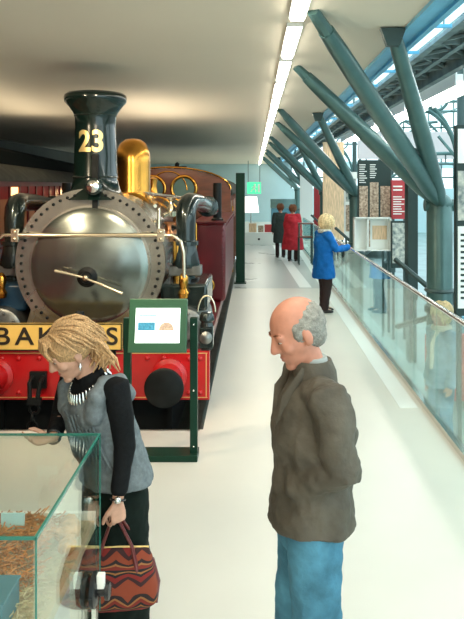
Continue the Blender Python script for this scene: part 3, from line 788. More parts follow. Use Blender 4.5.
g.build('moulding', 'maroon', t, smooth=False)
k = 0; y = L0+.09
while y < L1_-.7:
    wd = G().bb(-.01, .008, y+.06, y+.47, 2.16, zt-.24).build('window', 'dim_window', t, smooth=False)
    G().bb(-.01, .008, y+.04, y+.50, zt-.22, zt-.08).build('window', 'lit_window' if k == 8 else 'carriage_red', t, smooth=False)
    G().bb(.0, .012, y+.04, y+.49, 1.5, 2.02).build('door_panel', 'wood_red', t, smooth=False)
    y += .62; k += 1
G().ball((.10, 5.6, 2.70), .06, 12).build('lamp_bulb', 'bulb', t)
g = G(); g.bb(-w+.1, -.1, L0, L1_, .5, .9); g.build('underframe', 'iron', t, smooth=False)
for yy in (-3.5, -1.5, 4, 6, 12, 14):
    for s in (0, 1): G().lathe([(.45, -.06), (.45, .06)], (-.4-s*1.6, yy, .5), 'X', 28).build('wheel', 'iron', t)

# ------------------------------------------------------------------ screen stand
st = empty('screen_stand', 'dark green metal stand with information screen in front of the engine', 'screen stand', (-.74, 5.65, 0))
for s, x in ((-1, -.28), (1, .255)): G().bb(x-.03, x+.03, -.03, .03, 0.03, 1.13).build('post', 'dark_green_paint', st, smooth=False, bevel=.004)
G().bb(-.31, .29, -.10, .10, 0, .05).build('base', 'dark_green_paint', st, smooth=False, bevel=.004)
rot = Matrix.Rotation(R(-14), 4, 'X')
hd = bpy.data.objects.new('screen_housing', None)
g = G(); g.box((0, 0, 0), (.46, .05, .42)); o = g.build('screen_housing', 'green_frame', st, smooth=False, bevel=.006); o.location = (-.02, -.10, 1.085); o.rotation_euler = (R(-14), 0, 0); bpy.data.objects.remove(hd)
sh = o
G().bb(-.175, .175, -.032, -.024, -.135, .135).build('screen', 'screen', sh, smooth=False)
G().bb(-.155, -.02, -.035, -.031, -.04, .025).build('screen_picture', 'screen_blue', sh, smooth=False)
g = G().prism([(.06*math.cos(a)+.07, -.04+.065*math.sin(a)) for a in [PI*i/12 for i in range(13)]], -.035, -.031); g.build('screen_picture', 'screen_brown', sh, smooth=False)
G().bb(-.15, -.01, -.035, -.031, .075, .085).bb(-.15, .05, -.035, -.031, .055, .062).build('screen_text', 'screen_blue', sh, smooth=False)
g = G()
for z in (.1, .55, 1.08): g.ball((.255, -.032, z), .009, 8)
g.build('bolt', 'steel', st)

# ------------------------------------------------------------------ glass case with model
cx1, cy0, cy1, ct = -.644, 2.07, 2.93, 1.15
cx0 = -1.9
case = empty('display_case', 'glass display case with steel clamps in the left corner, under the leaning woman', 'display case', ((cx0+cx1)/2, (cy0+cy1)/2, 0))
def crel(g, name, m, parent=None, **k):
    bmesh.ops.translate(g.bm, verts=g.bm.verts, vec=-V(((cx0+cx1)/2, (cy0+cy1)/2, 0)))
    return g.build(name, m, parent or case, **k)
gt = .008
for args in ((cx1-gt, cx1, cy0, cy1, .42, ct), (cx0, cx0+gt, cy0, cy1, .42, ct), (cx0+gt, cx1-gt, cy0, cy0+gt, .42, ct), (cx0+gt, cx1-gt, cy1-gt, cy1, .42, ct), (cx0, cx1, cy0, cy1, ct, ct+gt)):
    crel(G().bb(*args), 'glass_pane', 'glass_case', smooth=False)
e = .003
g = G(); g.bb(cx1-e, cx1+.002, cy0-.002, cy0+e, .42, ct+.008); g.bb(cx1-e, cx1+.002, cy1-e, cy1+.002, .42, ct+.008); g.bb(cx0, cx1, cy1-e, cy1+.003, ct, ct+.010); g.bb(cx0, cx1, cy0-.002, cy0+e, ct, ct+.010); g.bb(cx1-e-.003, cx1+.002, cy0, cy1, ct-.002, ct+.010)
crel(g, 'glass_edge', 'glass_edge', smooth=False)
crel(G().bb(cx0+.02, cx1-.012, cy0+.02, cy1-.05, .78, .82), 'deck', 'deck_cream', smooth=False)
crel(G().bb(cx0+.02, cx1-.012, cy1-.05, cy1-.03, .78, .85), 'deck_edge', 'white_plastic', smooth=False)
crel(G().bb(cx0+.12, cx1-.10, cy0+.1, cy1-.1, .0, .78), 'plinth', 'wall_pink', smooth=False, bevel=.005)
for yy in (2.76,):
    g = G(); g.lathe([(.045, 0), (.066, .006), (.068, .022), (.05, .032)], (cx1+.001, yy, .605), 'X', 36); g.lathe([(.02, .03), (.02, .055), (.034, .06), (.034, .075), (.02, .08)], (cx1, yy, .60), 'X', 24)
    g.lathe([(.045, 0), (.06, -.006), (.06, -.02)], (cx1-gt-.001, yy, .605), 'X', 32)
    kn = crel(g, 'clamp', 'knob_black')
    crel(G().box((cx1+.045, yy-.02, .652), (.03, .03, .055)), 'tag', 'white_plastic', kn, bevel=.004)
    crel(G().bb(cx1+.008, cx1+.025, yy-.02, yy+.02, .0, .56), 'clamp_bar', 'steel', kn, smooth=False)
# contents
g = G(); rr = random.Random(3)
for i in range(2600):
    x = rr.uniform(cx0+.3, cx1-.12); y = rr.uniform(cy0+.28, cy1-.14); z = .825+rr.uniform(0, .03)+.04*max(0, min(1, (y-cy0-.3)*4))
    a = rr.uniform(0, PI); l = rr.uniform(.015, .05); d = V((math.cos(a), math.sin(a), rr.uniform(-.4, .4)))*l
    g.tube([(x, y, z), V((x, y, z))+d], .0030, 4)
o = g.build('straw', 'straw', smooth=False, auto=False); tag(o, 'loose golden straw heaped on the deck inside the glass case', 'straw', kind='stuff')
g = G()
for i in range(450):
    x = rr.uniform(cx1-.14, cx1-.03); y = rr.uniform(cy0+.1, cy1-.14); z = .823+rr.uniform(0, .02)
    a = rr.uniform(0, PI); l = rr.uniform(.01, .03); d = V((math.cos(a), math.sin(a), rr.uniform(-.2, .2)))*l
    g.tube([(x, y, z), V((x, y, z))+d], .0022, 4)
o = g.build('shavings', 'straw_pale', smooth=False, auto=False); tag(o, 'pale wood shavings scattered beside the straw in the glass case', 'shavings', kind='stuff')
for i, (x, y, r) in enumerate(((-.72, 2.72, .045), (-.70, 2.62, .035), (-.735, 2.78, .04), (-1.08, 2.66, .06))):
    g = G(); g.ball((0, 0, 0), (r, r*1.2, r*.9), 14)
    for k in range(5): g.ball((rr.uniform(-r, r)*.6, rr.uniform(-r, r)*.8, rr.uniform(-.3, .5)*r), r*.55, 10)
    o = g.build('cork_rock', 'cork'); o.location = (x, y, .82+r*.8); remesh(o, .006, 2, .01, .02)
    tag(o, ['rough orange cork lump at the right side of the glass case', 'small cork lump nearest the case corner', 'cork lump by the far edge of the case deck', 'large cork lump in the golden straw'][i], 'rock', 'cork lumps in the glass case')
o = G().bb(-.13, .13, -.08, .08, 0, .095).bb(-.125, .135, -.075, .085, .09, .098).build('blue_box', 'box_blue', smooth=False, bevel=.004); o.location = (-.90, 2.22, .82)
tag(o, 'plain blue-grey block standing inside the glass case', 'box')
o = G().bb(-.045, .045, -.003, .003, 0, .06).bb(-.045, .045, 0, .03, 0, .004).build('caption_card', 'card_cyan', smooth=False); o.location = (-.905, 2.62, .85); 
o.location = (-.93, 2.70, .875)
tag(o, 'small pale cyan caption card among the straw', 'card')

# ------------------------------------------------------------------ people
def hand(g, w, d, pn, th, curl=.5, k=1.0, spread=1.0):
    """w wrist, d direction, pn palm normal (fingers curl towards it), th thumb side"""
    w = V(w); d = V(d).normalized(); pn = V(pn); pn = (pn-d*pn.dot(d)).normalized(); sd = V(th); sd = (sd-d*sd.dot(d)-pn*sd.dot(pn)).normalized()
    g.loft([(w-d*.015*k, sd*.024*k, pn*.018*k), (w+d*.015*k, sd*.028*k, pn*.017*k), (w+d*.05*k, sd*.038*k, pn*.015*k), (w+d*.085*k, sd*.040*k, pn*.012*k), (w+d*.095*k, sd*.034*k, pn*.009*k)], 16)
    for i, (o, L, r) in enumerate(((.029, .072, .0088), (.010, .080, .009), (-.010, .074, .0088), (-.029, .058, .0078))):
        p = w+d*.082*k+sd*o*k; dr = (d+sd*o*2.5*spread).normalized(); pts = [p]; rad = [r*k*1.05]
        ang = 0
        for j, f in enumerate((.45, .31, .24)):
            ang += curl*(1.0 if j else .8)*(1+.08*i)
            p = p+(dr*math.cos(ang)+pn*math.sin(ang))*L*f*k; pts.append(p); rad.append(r*k*(1-.1*(j+1)))
        g.tube(pts, rad, 10, ends=True)
    p = w+d*.02*k+sd*.024*k; dr = (d*.7+sd*.6+pn*.35).normalized()
    pts = [p, p+dr*.038*k, p+dr*.038*k+(d*.85+sd*.2+pn*.3*(1+curl)).normalized()*.032*k, p+dr*.038*k+(d*.85+sd*.2+pn*.3*(1+curl)).normalized()*.032*k+(d*.85+pn*.5*curl).normalized()*.024*k]
    g.tube(pts, [.014*k, .0115*k, .0105*k, .008*k], 10, ends=True)

class Fig:
    def __init__(s, root, yaw, name_label, group=None):
        s.t = empty('person', name_label, 'person', root, yaw, group)
        s.M = Matrix.Translation(V(root)) @ Matrix.Rotation(yaw, 4, 'Z'); s.Mi = s.M.inverted(); s.Ri = Matrix.Rotation(-yaw, 3, 'Z')
    def L(s, w): return s.Mi @ V(w)      # world -> local point
    def D(s, d): return s.Ri @ V(d)
def frame(f, u=None):
    f = V(f).normalized(); u = V(u) if u else V((0, 0, 1)); l = u.cross(f).normalized(); u = f.cross(l); return f, l, u
def head_pieces(g, c, F, k=1.0, female=False):
    f, l, u = F
    M = Matrix((f, l, u)).transposed()
    def q(a, b, cc): return V(c)+(f*a+l*b+u*cc)*k
    def el(p, r, n=20): g.ball(q(*p), tuple(x*k for x in r), n, rot=M)
    el((-.012, 0, .032), (.098, .076, .088), 24)
    el((.02, 0, -.01), (.072, .066, .085), 24)
    el((.028, 0, -.06), (.058, .052 if not female else .047, .052))
    el((.066, 0, -.098), (.022, .024, .018), 12)
    g.tube([q(.080, 0, .030), q(.093, 0, .0), q(.104, 0, -.022)], [.010*k, .012*k, .014*k], 10, ends=True)
    for s in (-1, 1):
        el((.094, s*.013, -.026), (.012, .009, .008), 10)
        el((.058, s*.040, -.022), (.026, .022, .024), 12)
        el((.076, s*.030, .026), (.014, .026, .009), 12); el((.072, s*.032, .014), (.013, .018, .006), 12); el((.071, s*.032, .0), (.013, .018, .006), 12)
        el((-.008, s*.078, -.008), (.018, .009, .032), 14); el((.0, s*.074, -.03), (.01, .007, .012), 10)
    el((.080, 0, -.056), (.012, .022, .006), 12); el((.079, 0, -.068), (.011, .018, .007), 12)
def face_parts(fig, par, c, F, k=1.0, detail=True):
    f, l, u = F
    def q(a, b, cc): return V(c)+(f*a+l*b+u*cc)*k
    M = Matrix((f, l, u)).transposed()
    for s in (-1, 1):
        e_ = G().ball(q(.076, s*.031, .007), (.010*k, .0125*k, .0045*k), 14, rot=M).build('eye', 'eye_white', par)
        G().ball(q(.0843, s*.031, .006), (.003*k, .005*k, .0042*k), 10, rot=M).build('iris', 'eye_dark', e_)
    g = G(); g.ball(q(.083, 0, -.057), (.009*k, .019*k, .0045*k), 12, rot=M); g.ball(q(.082, 0, -.067), (.009*k, .016*k, .005*k), 12, rot=M); g.build('lips', 'lip', par)
    g = G()
    for s in (-1, 1): g.tube([q(.086, s*.014, .031), q(.084, s*.03, .036), q(.071, s*.047, .032)], [.0025*k, .003*k, .002*k], 6)
    g.build('eyebrow', 'hair_brown', par)
def body(fig, J, skin, k=1.0, vox=.008, hands=None, headk=1.0, female=False, name='body'):
    g = G()
    X, Y, Z = V((1, 0, 0)), V((0, 1, 0)), V((0, 0, 1))
    sl = (J['shL']-J['shR']).normalized(); 
    ch, pe, nk = J['chest'], J['pelvis'], J['neck']
    up = (nk-pe).normalized(); fw = sl.cross(up).normalized(); hl = (J['hipL']-J['hipR']).normalized(); hf = hl.cross(up).normalized()
    sw = (J['shL']-J['shR']).length/2
    g.loft([(pe-up*.09*k, hl*.13*k, hf*.09*k), (pe, hl*.16*k, hf*.105*k), (pe.lerp(ch, .45), hl*.125*k, hf*.09*k), (ch, sl*.15*k, fw*.105*k), (ch.lerp(nk, .55), sl*(sw*.85), fw*.09*k), (nk-up*.03*k, sl*.07*k, fw*.06*k)], 24)
    if female:
        for s in (-1, 1): g.ball(ch+sl*s*.07*k+fw*.075*k+up*.0, (.055*k,)*3)
    g.tube([nk-up*.05*k, nk.lerp(J['head'], .35), J['head']-J['F'][2]*.03], [.062*k, .054*k, .052*k], 16)
    for s in 'LR':
        sh, el, wr = J['sh'+s], J['el'+s], J['wr'+s]
        g.tube([ch.lerp(nk, .6), sh, sh.lerp(el, .3), el, el.lerp(wr, .3), wr], [.055*k, .056*k, .048*k, .038*k, .040*k, .025*k], 14, ends=True)
        hp, kn, an = J['hip'+s], J['kn'+s], J['an'+s]
        g.tube([hp+up*.05*k, hp.lerp(kn, .2), kn, kn.lerp(an, .3), an], [.085*k, .082*k, .054*k, .055*k, .034*k], 16, ends=True)
        ff = J.get('foot'+s, V((1, 0, 0)))
        g.tube([an, an+ff*.05*k-Z*.03*k, an+ff*.14*k-Z*.05*k], [.034*k, .036*k, .025*k], 12, ends=True)
    head_pieces(g, J['head'], J['F'], headk, female)
    if hands:
        for h in hands: hand(g, *h)
    o = g.build(name, skin, fig.t)
    return remesh(o, vox, 3, fac=.4)
def base_J(h=1.7):
    k = h/1.7
    J = dict(pelvis=V((0, 0, .93)), chest=V((0, 0, 1.24)), neck=V((-.01, 0, 1.43)), head=V((.02, 0, 1.575)), shL=V((0, .18, 1.38)), shR=V((0, -.18, 1.38)),
             elL=V((-.03, .23, 1.09)), elR=V((-.03, -.23, 1.09)), wrL=V((.04, .24, .85)), wrR=V((.04, -.24, .85)), hipL=V((0, .09, .90)), hipR=V((0, -.09, .90)),
             knL=V((.02, .10, .48)), knR=V((.02, -.10, .48)), anL=V((-.02, .10, .09)), anR=V((-.02, -.10, .09)))
    J = {a: b*k for a, b in J.items()}; J['F'] = frame((1, 0, -.1)); return J
def shoes(fig, J, m, k=1.0):
    for s in 'LR':
        an = J['an'+s]; ff = J.get('foot'+s, V((1, 0, 0))); sd = V((0, 0, 1)).cross(ff)
        g = G(); z0 = .0
        b = V((an.x, an.y, 0))
        g.loft([(b-ff*.07*k+V((0, 0, .035)), sd*.03*k, V((0, 0, .03))), (b-ff*.03*k+V((0, 0, .045)), sd*.042*k, V((0, 0, .043))), (b+ff*.06*k+V((0, 0, .042)), sd*.045*k, V((0, 0, .040))), (b+ff*.15*k+V((0, 0, .028)), sd*.045*k, V((0, 0, .026))), (b+ff*.20*k+V((0, 0, .02)), sd*.025*k, V((0, 0, .015)))], 18)
        g.tube([b+V((0, 0, .05)), an+V((0, 0, .02))], [.045*k, .044*k], 14)
        g.build('shoe', m, fig.t)
def trousers(fig, J, m, k=1.0, fat=1.0, vox=.012, disp=.015):
    g = G(); pe = J['pelvis']; hl = (J['hipL']-J['hipR']).normalized(); up = V((0, 0, 1)); hf = hl.cross(up)
    g.loft([(pe+up*.10*k, hl*.145*k, hf*.11*k), (pe, hl*.175*k, hf*.125*k), (pe-up*.1*k, hl*.175*k, hf*.12*k), (pe-up*.14*k, hl*.13*k, hf*.09*k)], 24)
    for s in 'LR':
        hp, kn, an = J['hip'+s], J['kn'+s], J['an'+s]
        g.tube([hp+up*.07*k, hp-up*.02, hp.lerp(kn, .35), kn, kn.lerp(an, .5), an-V((0, 0, .03))], [.105*k*fat, .103*k*fat, .098*k*fat, .078*k*fat, .074*k*fat, .072*k*fat], 18)
    o = g.build('trousers', m, fig.t); return remesh(o, vox, 3, disp, .09)
def sleeve(g, J, s, k, r0=.07, r1=.05, to=1.0):
    sh, el, wr = J['sh'+s], J['el'+s], J['wr'+s]
    top = J['chest'].lerp(J['neck'], .62)
    g.tube([top.lerp(sh, .3), sh, sh.lerp(el, .35), el, el.lerp(wr, .5*to), el.lerp(wr, .97*to)], [r0*.95, r0, r0*.93, (r0+r1)/2*.95, r1*1.02, r1], 16, ends=True)
def coat(fig, J, m, hem, k=1.0, wx=.19, dx=.14, flare=1.1, name='coat', r0=.072, r1=.05, vox=.012, disp=.02, sleeves='LR', fhem=None):
    g = G(); pe, ch, nk = J['pelvis'], J['chest'], J['neck']; up = V((0, 0, 1))
    sl = (J['shL']-J['shR']).normalized(); sd = (nk-pe).normalized(); fw = sl.cross(sd).normalized()
    hl = (J['hipL']-J['hipR']).normalized(); hf = hl.cross(up).normalized(); sw = (J['shL']-J['shR']).length/2
    low = V((pe.x, pe.y, hem))
    rs = [(low, hl*wx*flare*k, hf*dx*flare*k), (low.lerp(pe, .5), hl*wx*k*(1+flare)/2, hf*dx*(1+flare)/2*k), (V((pe.x, pe.y, max(pe.z, hem+.1))), hl*wx*k, hf*dx*k)]
    rs += [(pe.lerp(ch, .5), hl.lerp(sl, .5)*wx*.92*k, hf.lerp(fw, .5)*dx*.92*k), (ch, sl*wx*k, fw*dx*k), (ch.lerp(nk, .55), sl*(sw*.98), fw*dx*.82*k), (nk-sd*.03*k, sl*.10*k, fw*.085*k), (nk+sd*.01*k, sl*.075*k, fw*.07*k)]
    g.loft(rs, 28)
    for s in sleeves: sleeve(g, J, s, k, r0*k, r1*k)
    o = g.build(name, m, fig.t); return remesh(o, vox, 4, disp, .11)

def locks(c, F, k, n, m, par, rng, length=(.1, .16), thick=.006, fwd=0.0, name='hair', puff=1.0, low=-.2, flow=None, curl=.01, keep=None):
    """strands rooted over the skull and falling round it"""
    f, l, u = F; g = G(); Mx = Matrix((f, l, u)).transposed()
    g.ball(V(c)+(f*-.022+u*.036)*k, (.100*k*puff, .082*k*puff, .088*k*puff), 20, rot=Mx)
    for i in range(n):
        a = rng.uniform(-PI, PI); e = rng.uniform(low, 1.35)
        if abs(a) < .95 and e < .75: continue
        if keep is not None and not keep(a, e): continue
        d = f*math.cos(a)*math.cos(e)+l*math.sin(a)*math.cos(e)+u*math.sin(e)
        p = V(c)+(f*(-.022)+u*.036)*k+(f*(d.dot(f)*.102)+l*(d.dot(l)*.084)+u*(d.dot(u)*.09))*k*puff
        pts = [p]; L = rng.uniform(*length)*k; out = d; steps = 6
        fl = V(flow) if flow is not None else V((0, 0, -1))
        for j in range(steps):
            tdir = fl-d*fl.dot(d)*(.9 if j < 3 else .5)
            if tdir.length < .1: tdir = -f
            tdir = tdir.normalized()+V((rng.uniform(-1, 1), rng.uniform(-1, 1), rng.uniform(-1, 1)))*curl*20*.12
            p = p+tdir.normalized()*L/steps
            # keep outside the skull
            rel_ = p-(V(c)+(f*(-.022)+u*.036)*k); q = V((rel_.dot(f)/(.100*k*puff), rel_.dot(l)/(.084*k*puff), rel_.dot(u)/(.09*k*puff)))
            if q.length < 1.04 and j < 4:
                q2 = q.normalized()*1.05; p = V(c)+(f*(-.022)+u*.036)*k+f*q2.x*.1*k*puff+l*q2.y*.084*k*puff+u*q2.z*.09*k*puff
            pts.append(p); d = (p-(V(c)+(f*(-.022)+u*.036)*k)).normalized()
        g.tube(pts, [thick*k, thick*1.2*k, thick*1.2*k, thick*k, thick*.9*k, thick*.7*k, thick*.3*k], 6)
    return g.build(name, m, par)

# ---- the leaning woman
rootw = V((-.64, 3.28, 0)); yaw = math.atan2(-.62, -.78)
W = Fig(rootw, yaw, 'woman in grey tunic and black sleeves leaning over the glass case, holding a patterned bag')
L = W.L
J = {}
J['pelvis'] = L((-.655, 3.28, .92)); J['chest'] = L((-.715, 3.20, 1.20)); J['neck'] = L((-.745, 3.16, 1.36)); J['head'] = L((-.812, 3.09, 1.465))
J['shL'] = L((-.60, 3.075, 1.305)); J['shR'] = L((-.86, 3.33, 1.30)); J['elL'] = L((-.572, 3.10, 1.04)); J['wrL'] = L((-.592, 3.04, .83))
J['elR'] = L((-.93, 3.36, 1.08)); J['wrR'] = L((-.895, 3.12, 1.075))
J['hipL'] = L((-.60, 3.21, .89)); J['hipR'] = L((-.71, 3.35, .89)); J['knL'] = L((-.61, 3.19, .47)); J['knR'] = L((-.71, 3.33, .47)); J['anL'] = L((-.58, 3.22, .09)); J['anR'] = L((-.68, 3.36, .09))
J['F'] = frame(W.D((-.74, -.42, -.50)))
hL = (J['wrL'], W.D((.06, -.03, -1)), W.D((-.7, .7, 0)), W.D((-.7, -.7, 0)), .95, .98)
hR = (J['wrR'], W.D((-.75, -.66, .05)), W.D((.1, -.25, .95)), W.D((-.6, .75, 0)), .35, .95)
b_ = body(W, J, 'skin', .95, .005, [hL, hR], 1.0, True)
face_parts(W, W.t, J['head'], J['F'], 1.0)
# black top beneath
g = G(); nk, ch = J['neck'], J['chest']; up = (nk-J['pelvis']).normalized(); sl = (J['shL']-J['shR']).normalized(); fw = sl.cross(up).normalized(); sw = (J['shL']-J['shR']).length/2
g.loft([(ch-up*.1, sl*.13, fw*.10), (ch, sl*.15, fw*.108), (ch.lerp(nk, .6), sl*sw*.9, fw*.088), (nk-up*.025, sl*.075, fw*.066), (nk+up*.012, sl*.064, fw*.06)], 26)
for s in 'LR': sleeve(g, dict(J, **{'wr'+s: J['el'+s].lerp(J['wr'+s], .80)}), s, 1, .062, .040)
remesh(g.build('black_top', 'knit_black', W.t), .008, 3, .008, .08)
# grey sleeveless tunic, open scoop neck
g = G(); hl = (J['hipL']-J['hipR']).normalized(); hf = hl.cross(V((0, 0, 1))).normalized(); pe = J['pelvis']
low = V((pe.x-.01, pe.y, .83))
g.loft([(low, hl*.21, hf*.165), (pe, hl*.195, hf*.15), (pe.lerp(ch, .45), sl*.17, hf.lerp(fw, .5)*.135), (ch-up*.02, sl*.165, fw*.135), (ch+up*.04, sl*.155, fw*.125), (ch.lerp(nk, .52), sl*.13, fw*.10)], 30)
for s in (-1, 1):
    for q_ in (-1, 1):
        g.tube([ch+up*.02+sl*s*.11+fw*q_*.09, ch.lerp(nk, .6)+sl*s*.125+fw*q_*.06, nk-up*.035+sl*s*.115], [.045, .046, .034], 12, ends=True, flat=.9)
for s in (-1, 1): g.ball(ch+sl*s*.07+fw*.085, .058)
tn = remesh(g.build('tunic', 'tunic_grey', W.t), .008, 3, .014, .05)
# gathers at the bust
g = G()
for i in range(13):
    a = -1+2*i/12; p0 = ch+up*.035+sl*a*.11+fw*(.152-abs(a)*.04); p1 = ch-up*.12+sl*a*.13+fw*(.150-abs(a)*.035); p2 = pe+sl*a*.16+hf*(.158-abs(a)*.05)
    g.tube([p0, p1, p2], [.004, .008, .006], 6)
g.build('gather', 'tunic_grey', W.t)
# skirt
g = G(); g.loft([(V((0, 0, .12)), hl*.16, hf*.15), (V((0, 0, .45)), hl*.165, hf*.15), (V((pe.x, pe.y, .75)), hl*.185, hf*.145), (V((pe.x, pe.y, .98)), hl*.15, hf*.11)], 28)
remesh(g.build('skirt', 'skirt_black', W.t), .012, 3, .03, .12)
shoes(W, J, 'shoe_dark', .9)
# necklace of silver drops
g = G(); nkc = nk-up*.02+fw*.0
for i in range(25):
    a = R(-115+230*i/24); p = nk+up*.01+(sl*math.sin(a)*.085+fw*math.cos(a)*.088)-up*(.055*(1+math.cos(a))*.75)+fw*.02*math.cos(a)
    out = (sl*math.sin(a)+fw*math.cos(a)); g.tube([p+up*.012, p-up*.010+out*.010, p-up*.026+out*.014], [.005, .0065, .004], 8, ends=True)
g.build('necklace', 'silver', W.t)
f, l_, u = J['F']
g = G(); p = J['head']+l_*.080-f*.0-u*.045; g.ball(p, .004, 8); g.tube([p, p-V((0, 0, .012)), p-V((0, 0, .03))], [.002, .007, .003], 8); g.build('earring', 'silver', W.t)
# watch and bracelet
for s, nm_ in (('L', 'wristwatch'), ('R', 'bracelet')):
    w0 = J['wr'+s]; e0 = J['el'+s]; ax = (w0-e0).normalized(); c_ = w0-ax*.005
    a1 = ax.cross(V((1, 0, 0))).normalized(); a2 = ax.cross(a1)
    g = G(); g.tube([c_+(a1*math.cos(t_)+a2*math.sin(t_))*.031 for t_ in [2*PI*i/24 for i in range(24)]], .005, 8, closed=True); wt = g.build(nm_, 'knob_black', W.t)
    if s == 'L':
        cdir = W.D((.1, -1, 0)); cdir = (cdir-ax*cdir.dot(ax)).normalized(); G().ball(c_+cdir*.033, (.016, .016, .016), 14).build('watch_face', 'silver', wt)
# hair: side-swept, tucked behind the ear, short bushy tail
rg = random.Random(11); hc = J['head']
hr = locks(hc, J['F'], 1.02, 420, 'hair_blonde', W.t, rg, (.09, .13), .0040, flow=-J['F'][0]*.8+V((0, 0, -.55)), puff=1.03, low=.0, curl=.035, keep=lambda a, e: not (abs(a) < 1.75 and e < .28))
locks(hc, J['F'], 1.04, 110, 'hair_blonde', hr, rg, (.10, .16), .0045, flow=-J['F'][0]*.7+V((0, 0, -.7)), puff=1.10, low=.15, curl=.09, keep=lambda a, e: not (abs(a) < 1.5 and e < .5), name='loose_hair')
g = G()
for i in range(75):   # swept fringe
    a = rg.uniform(-.9, .9); p0 = hc+f*(.02+rg.uniform(-.02, .03))+l_*a*.045+u*(.122-abs(a)*.02); p1 = hc+f*.080+l_*(a*.055+.0)+u*(.098+rg.uniform(-.01, .01)); p2 = hc+f*(.098)+l_*(a*.068)+u*(.066+rg.uniform(-.008, .008)); p3 = hc+f*(.088+rg.uniform(0, .012))+l_*(a*.085)+u*(.04+rg.uniform(-.012, .02))
    g.tube([p0, p1, p2, p3], [.005, .007, .006, .002], 6)
for i in range(70):   # tail behind the ear down to the nape
    p0 = hc-f*(.06+rg.uniform(0, .04))+l_*rg.uniform(.0, .07)+u*rg.uniform(-.01, .07)
    p1 = hc-f*(.10+rg.uniform(0, .03))+l_*rg.uniform(.01, .08)+u*rg.uniform(-.06, .0); p2 = p1+W.D((rg.uniform(-.01, .05), 0, -.045)); p3 = p2+W.D((rg.uniform(-.035, .03), rg.uniform(-.02, .02), -.05))
    g.tube([p0, p1, p2, p3], [.004, .008, .008, .002], 6)
g.build('fringe', 'hair_blonde', hr)

# bag
bag = empty('handbag', 'red and black zigzag woven handbag with leather handles in the leaning woman\'s hand', 'bag', (-.61, 3.12, .33), R(4))
g = G()
prof = [(-.0, .15, .055), (.03, .18, .08), (.09, .182, .08), (.16, .168, .07), (.21, .155, .05), (.245, .145, .02), (.255, .14, .008)]
g.loft([((0, 0, z), (a, 0, 0), (0, b, 0)) for z, a, b in prof], 40, e=.55)
remesh(g.build('body', 'kilim', bag), .006, 2, .008, .08)
for s in (-1, 1):
    g = G(); g.tube([(-.09, s*.04, .20), (-.06, s*.04, .28), (-.02, s*.02-.05, .40), (.0, -.085, .43), (.02, s*.02-.05, .40), (.07, s*.045, .28), (.09, s*.05, .19), (.095, s*.055, .15)], [.010, .008, .007, .007, .007, .008, .011, .014], 10, ends=True); g.build('handle', 'bag_leather', bag)
g = G(); g.tube([(-.14, 0, .253), (0, 0, .258), (.14, 0, .253)], .005, 8); g.build('zip', 'gold', bag)
g = G(); g.tube([(.172, -.03, .02), (.182, 0, .1), (.155, 0, .2)], .010, 8); g.build('piping', 'bag_leather', bag)

# ---- the man
rootm = V((.225, 2.64, 0)); yaw = math.atan2(-.22, -.97)
Mn = Fig(rootm, yaw, 'balding man in dark brown jacket and blue jeans walking with his head bowed')
L = Mn.L
J = {}
J['pelvis'] = L((.215, 2.64, .97)); J['chest'] = L((.225, 2.64, 1.30)); J['neck'] = L((.225, 2.63, 1.505)); J['head'] = L((.158, 2.60, 1.655))
J['shL'] = L((.255, 2.46, 1.445)); J['shR'] = L((.19, 2.83, 1.45)); J['elL'] = L((.315, 2.43, 1.20)); J['elR'] = L((.27, 2.87, 1.20)); J['wrL'] = L((.15, 2.51, 1.115)); J['wrR'] = L((.16, 2.76, 1.115))
J['hipL'] = L((.22, 2.54, .93)); J['hipR'] = L((.20, 2.73, .93)); J['knL'] = L((.23, 2.54, .50)); J['knR'] = L((.16, 2.75, .50)); J['anL'] = L((.28, 2.55, .09)); J['anR'] = L((.17, 2.76, .09))
J['F'] = frame(Mn.D((-.86, -.30, -.42)))
hL = (J['wrL'], Mn.D((.1, .5, -.55)), Mn.D((.2, 1, 0)), Mn.D((-1, 0, -.1)), .6, .9)
hR = (J['wrR'], Mn.D((.1, -.5, -.55)), Mn.D((.2, -1, 0)), Mn.D((-1, 0, -.1)), .6, .9)
body(Mn, J, 'skin_man', 1.02, .006, [hL, hR], 1.05)
face_parts(Mn, Mn.t, J['head'], J['F'], 1.05)
trousers(Mn, J, 'jeans', 1.0, 1.0, .009, .022)
c1 = coat(Mn, J, 'jacket_brown', .955, 1.0, .205, .155, 1.12, 'jacket', .082, .058, .009, .045)
g = G(); nk, pe = J['neck'], J['pelvis']; up = (nk-pe).normalized(); sl = (J['shL']-J['shR']).normalized(); fw = sl.cross(up).normalized()
g.loft([(nk-up*.05, sl*.105, fw*.09), (nk+up*.0, sl*.088, fw*.085), (nk+up*.045+fw*.012, sl*.078, fw*.076), (nk+up*.042+fw*.012, sl*.066, fw*.064), (nk-up*.03, sl*.06, fw*.06)], 26); g.build('collar', 'jacket_brown', Mn.t)
g = G()   # lapels and pocket flaps
for s in (-1, 1):
    g.tube([nk+up*.02+sl*s*.06+fw*.05, nk-up*.08+sl*s*.07+fw*.115, J['chest']+sl*s*.035+fw*.148], [.014, .022, .008], 8, flat=.4)
g.build('lapel', 'jacket_brown', Mn.t)
g = G(); g.loft([(nk-up*.06, sl*.055, fw*.06), (nk+up*.03+fw*.01, sl*.064, fw*.064), (nk+up*.055+fw*.015, sl*.06, fw*.062)], 22); g.build('shirt_collar', 'shirt_grey', Mn.t)
shoes(Mn, J, 'shoe_dark', 1.05)
hc = J['head']; f, l_, u = J['F']; Mx = Matrix((f, l_, u)).transposed()
g = G(); kk = 1.05
g.ball(hc+(-f*.026+u*.020)*kk, (.092*kk, .0825*kk, .088*kk), 28, rot=Mx)
g.ball(hc+(-f*.050-u*.035)*kk, (.052*kk, .062*kk, .050*kk), 20, rot=Mx)
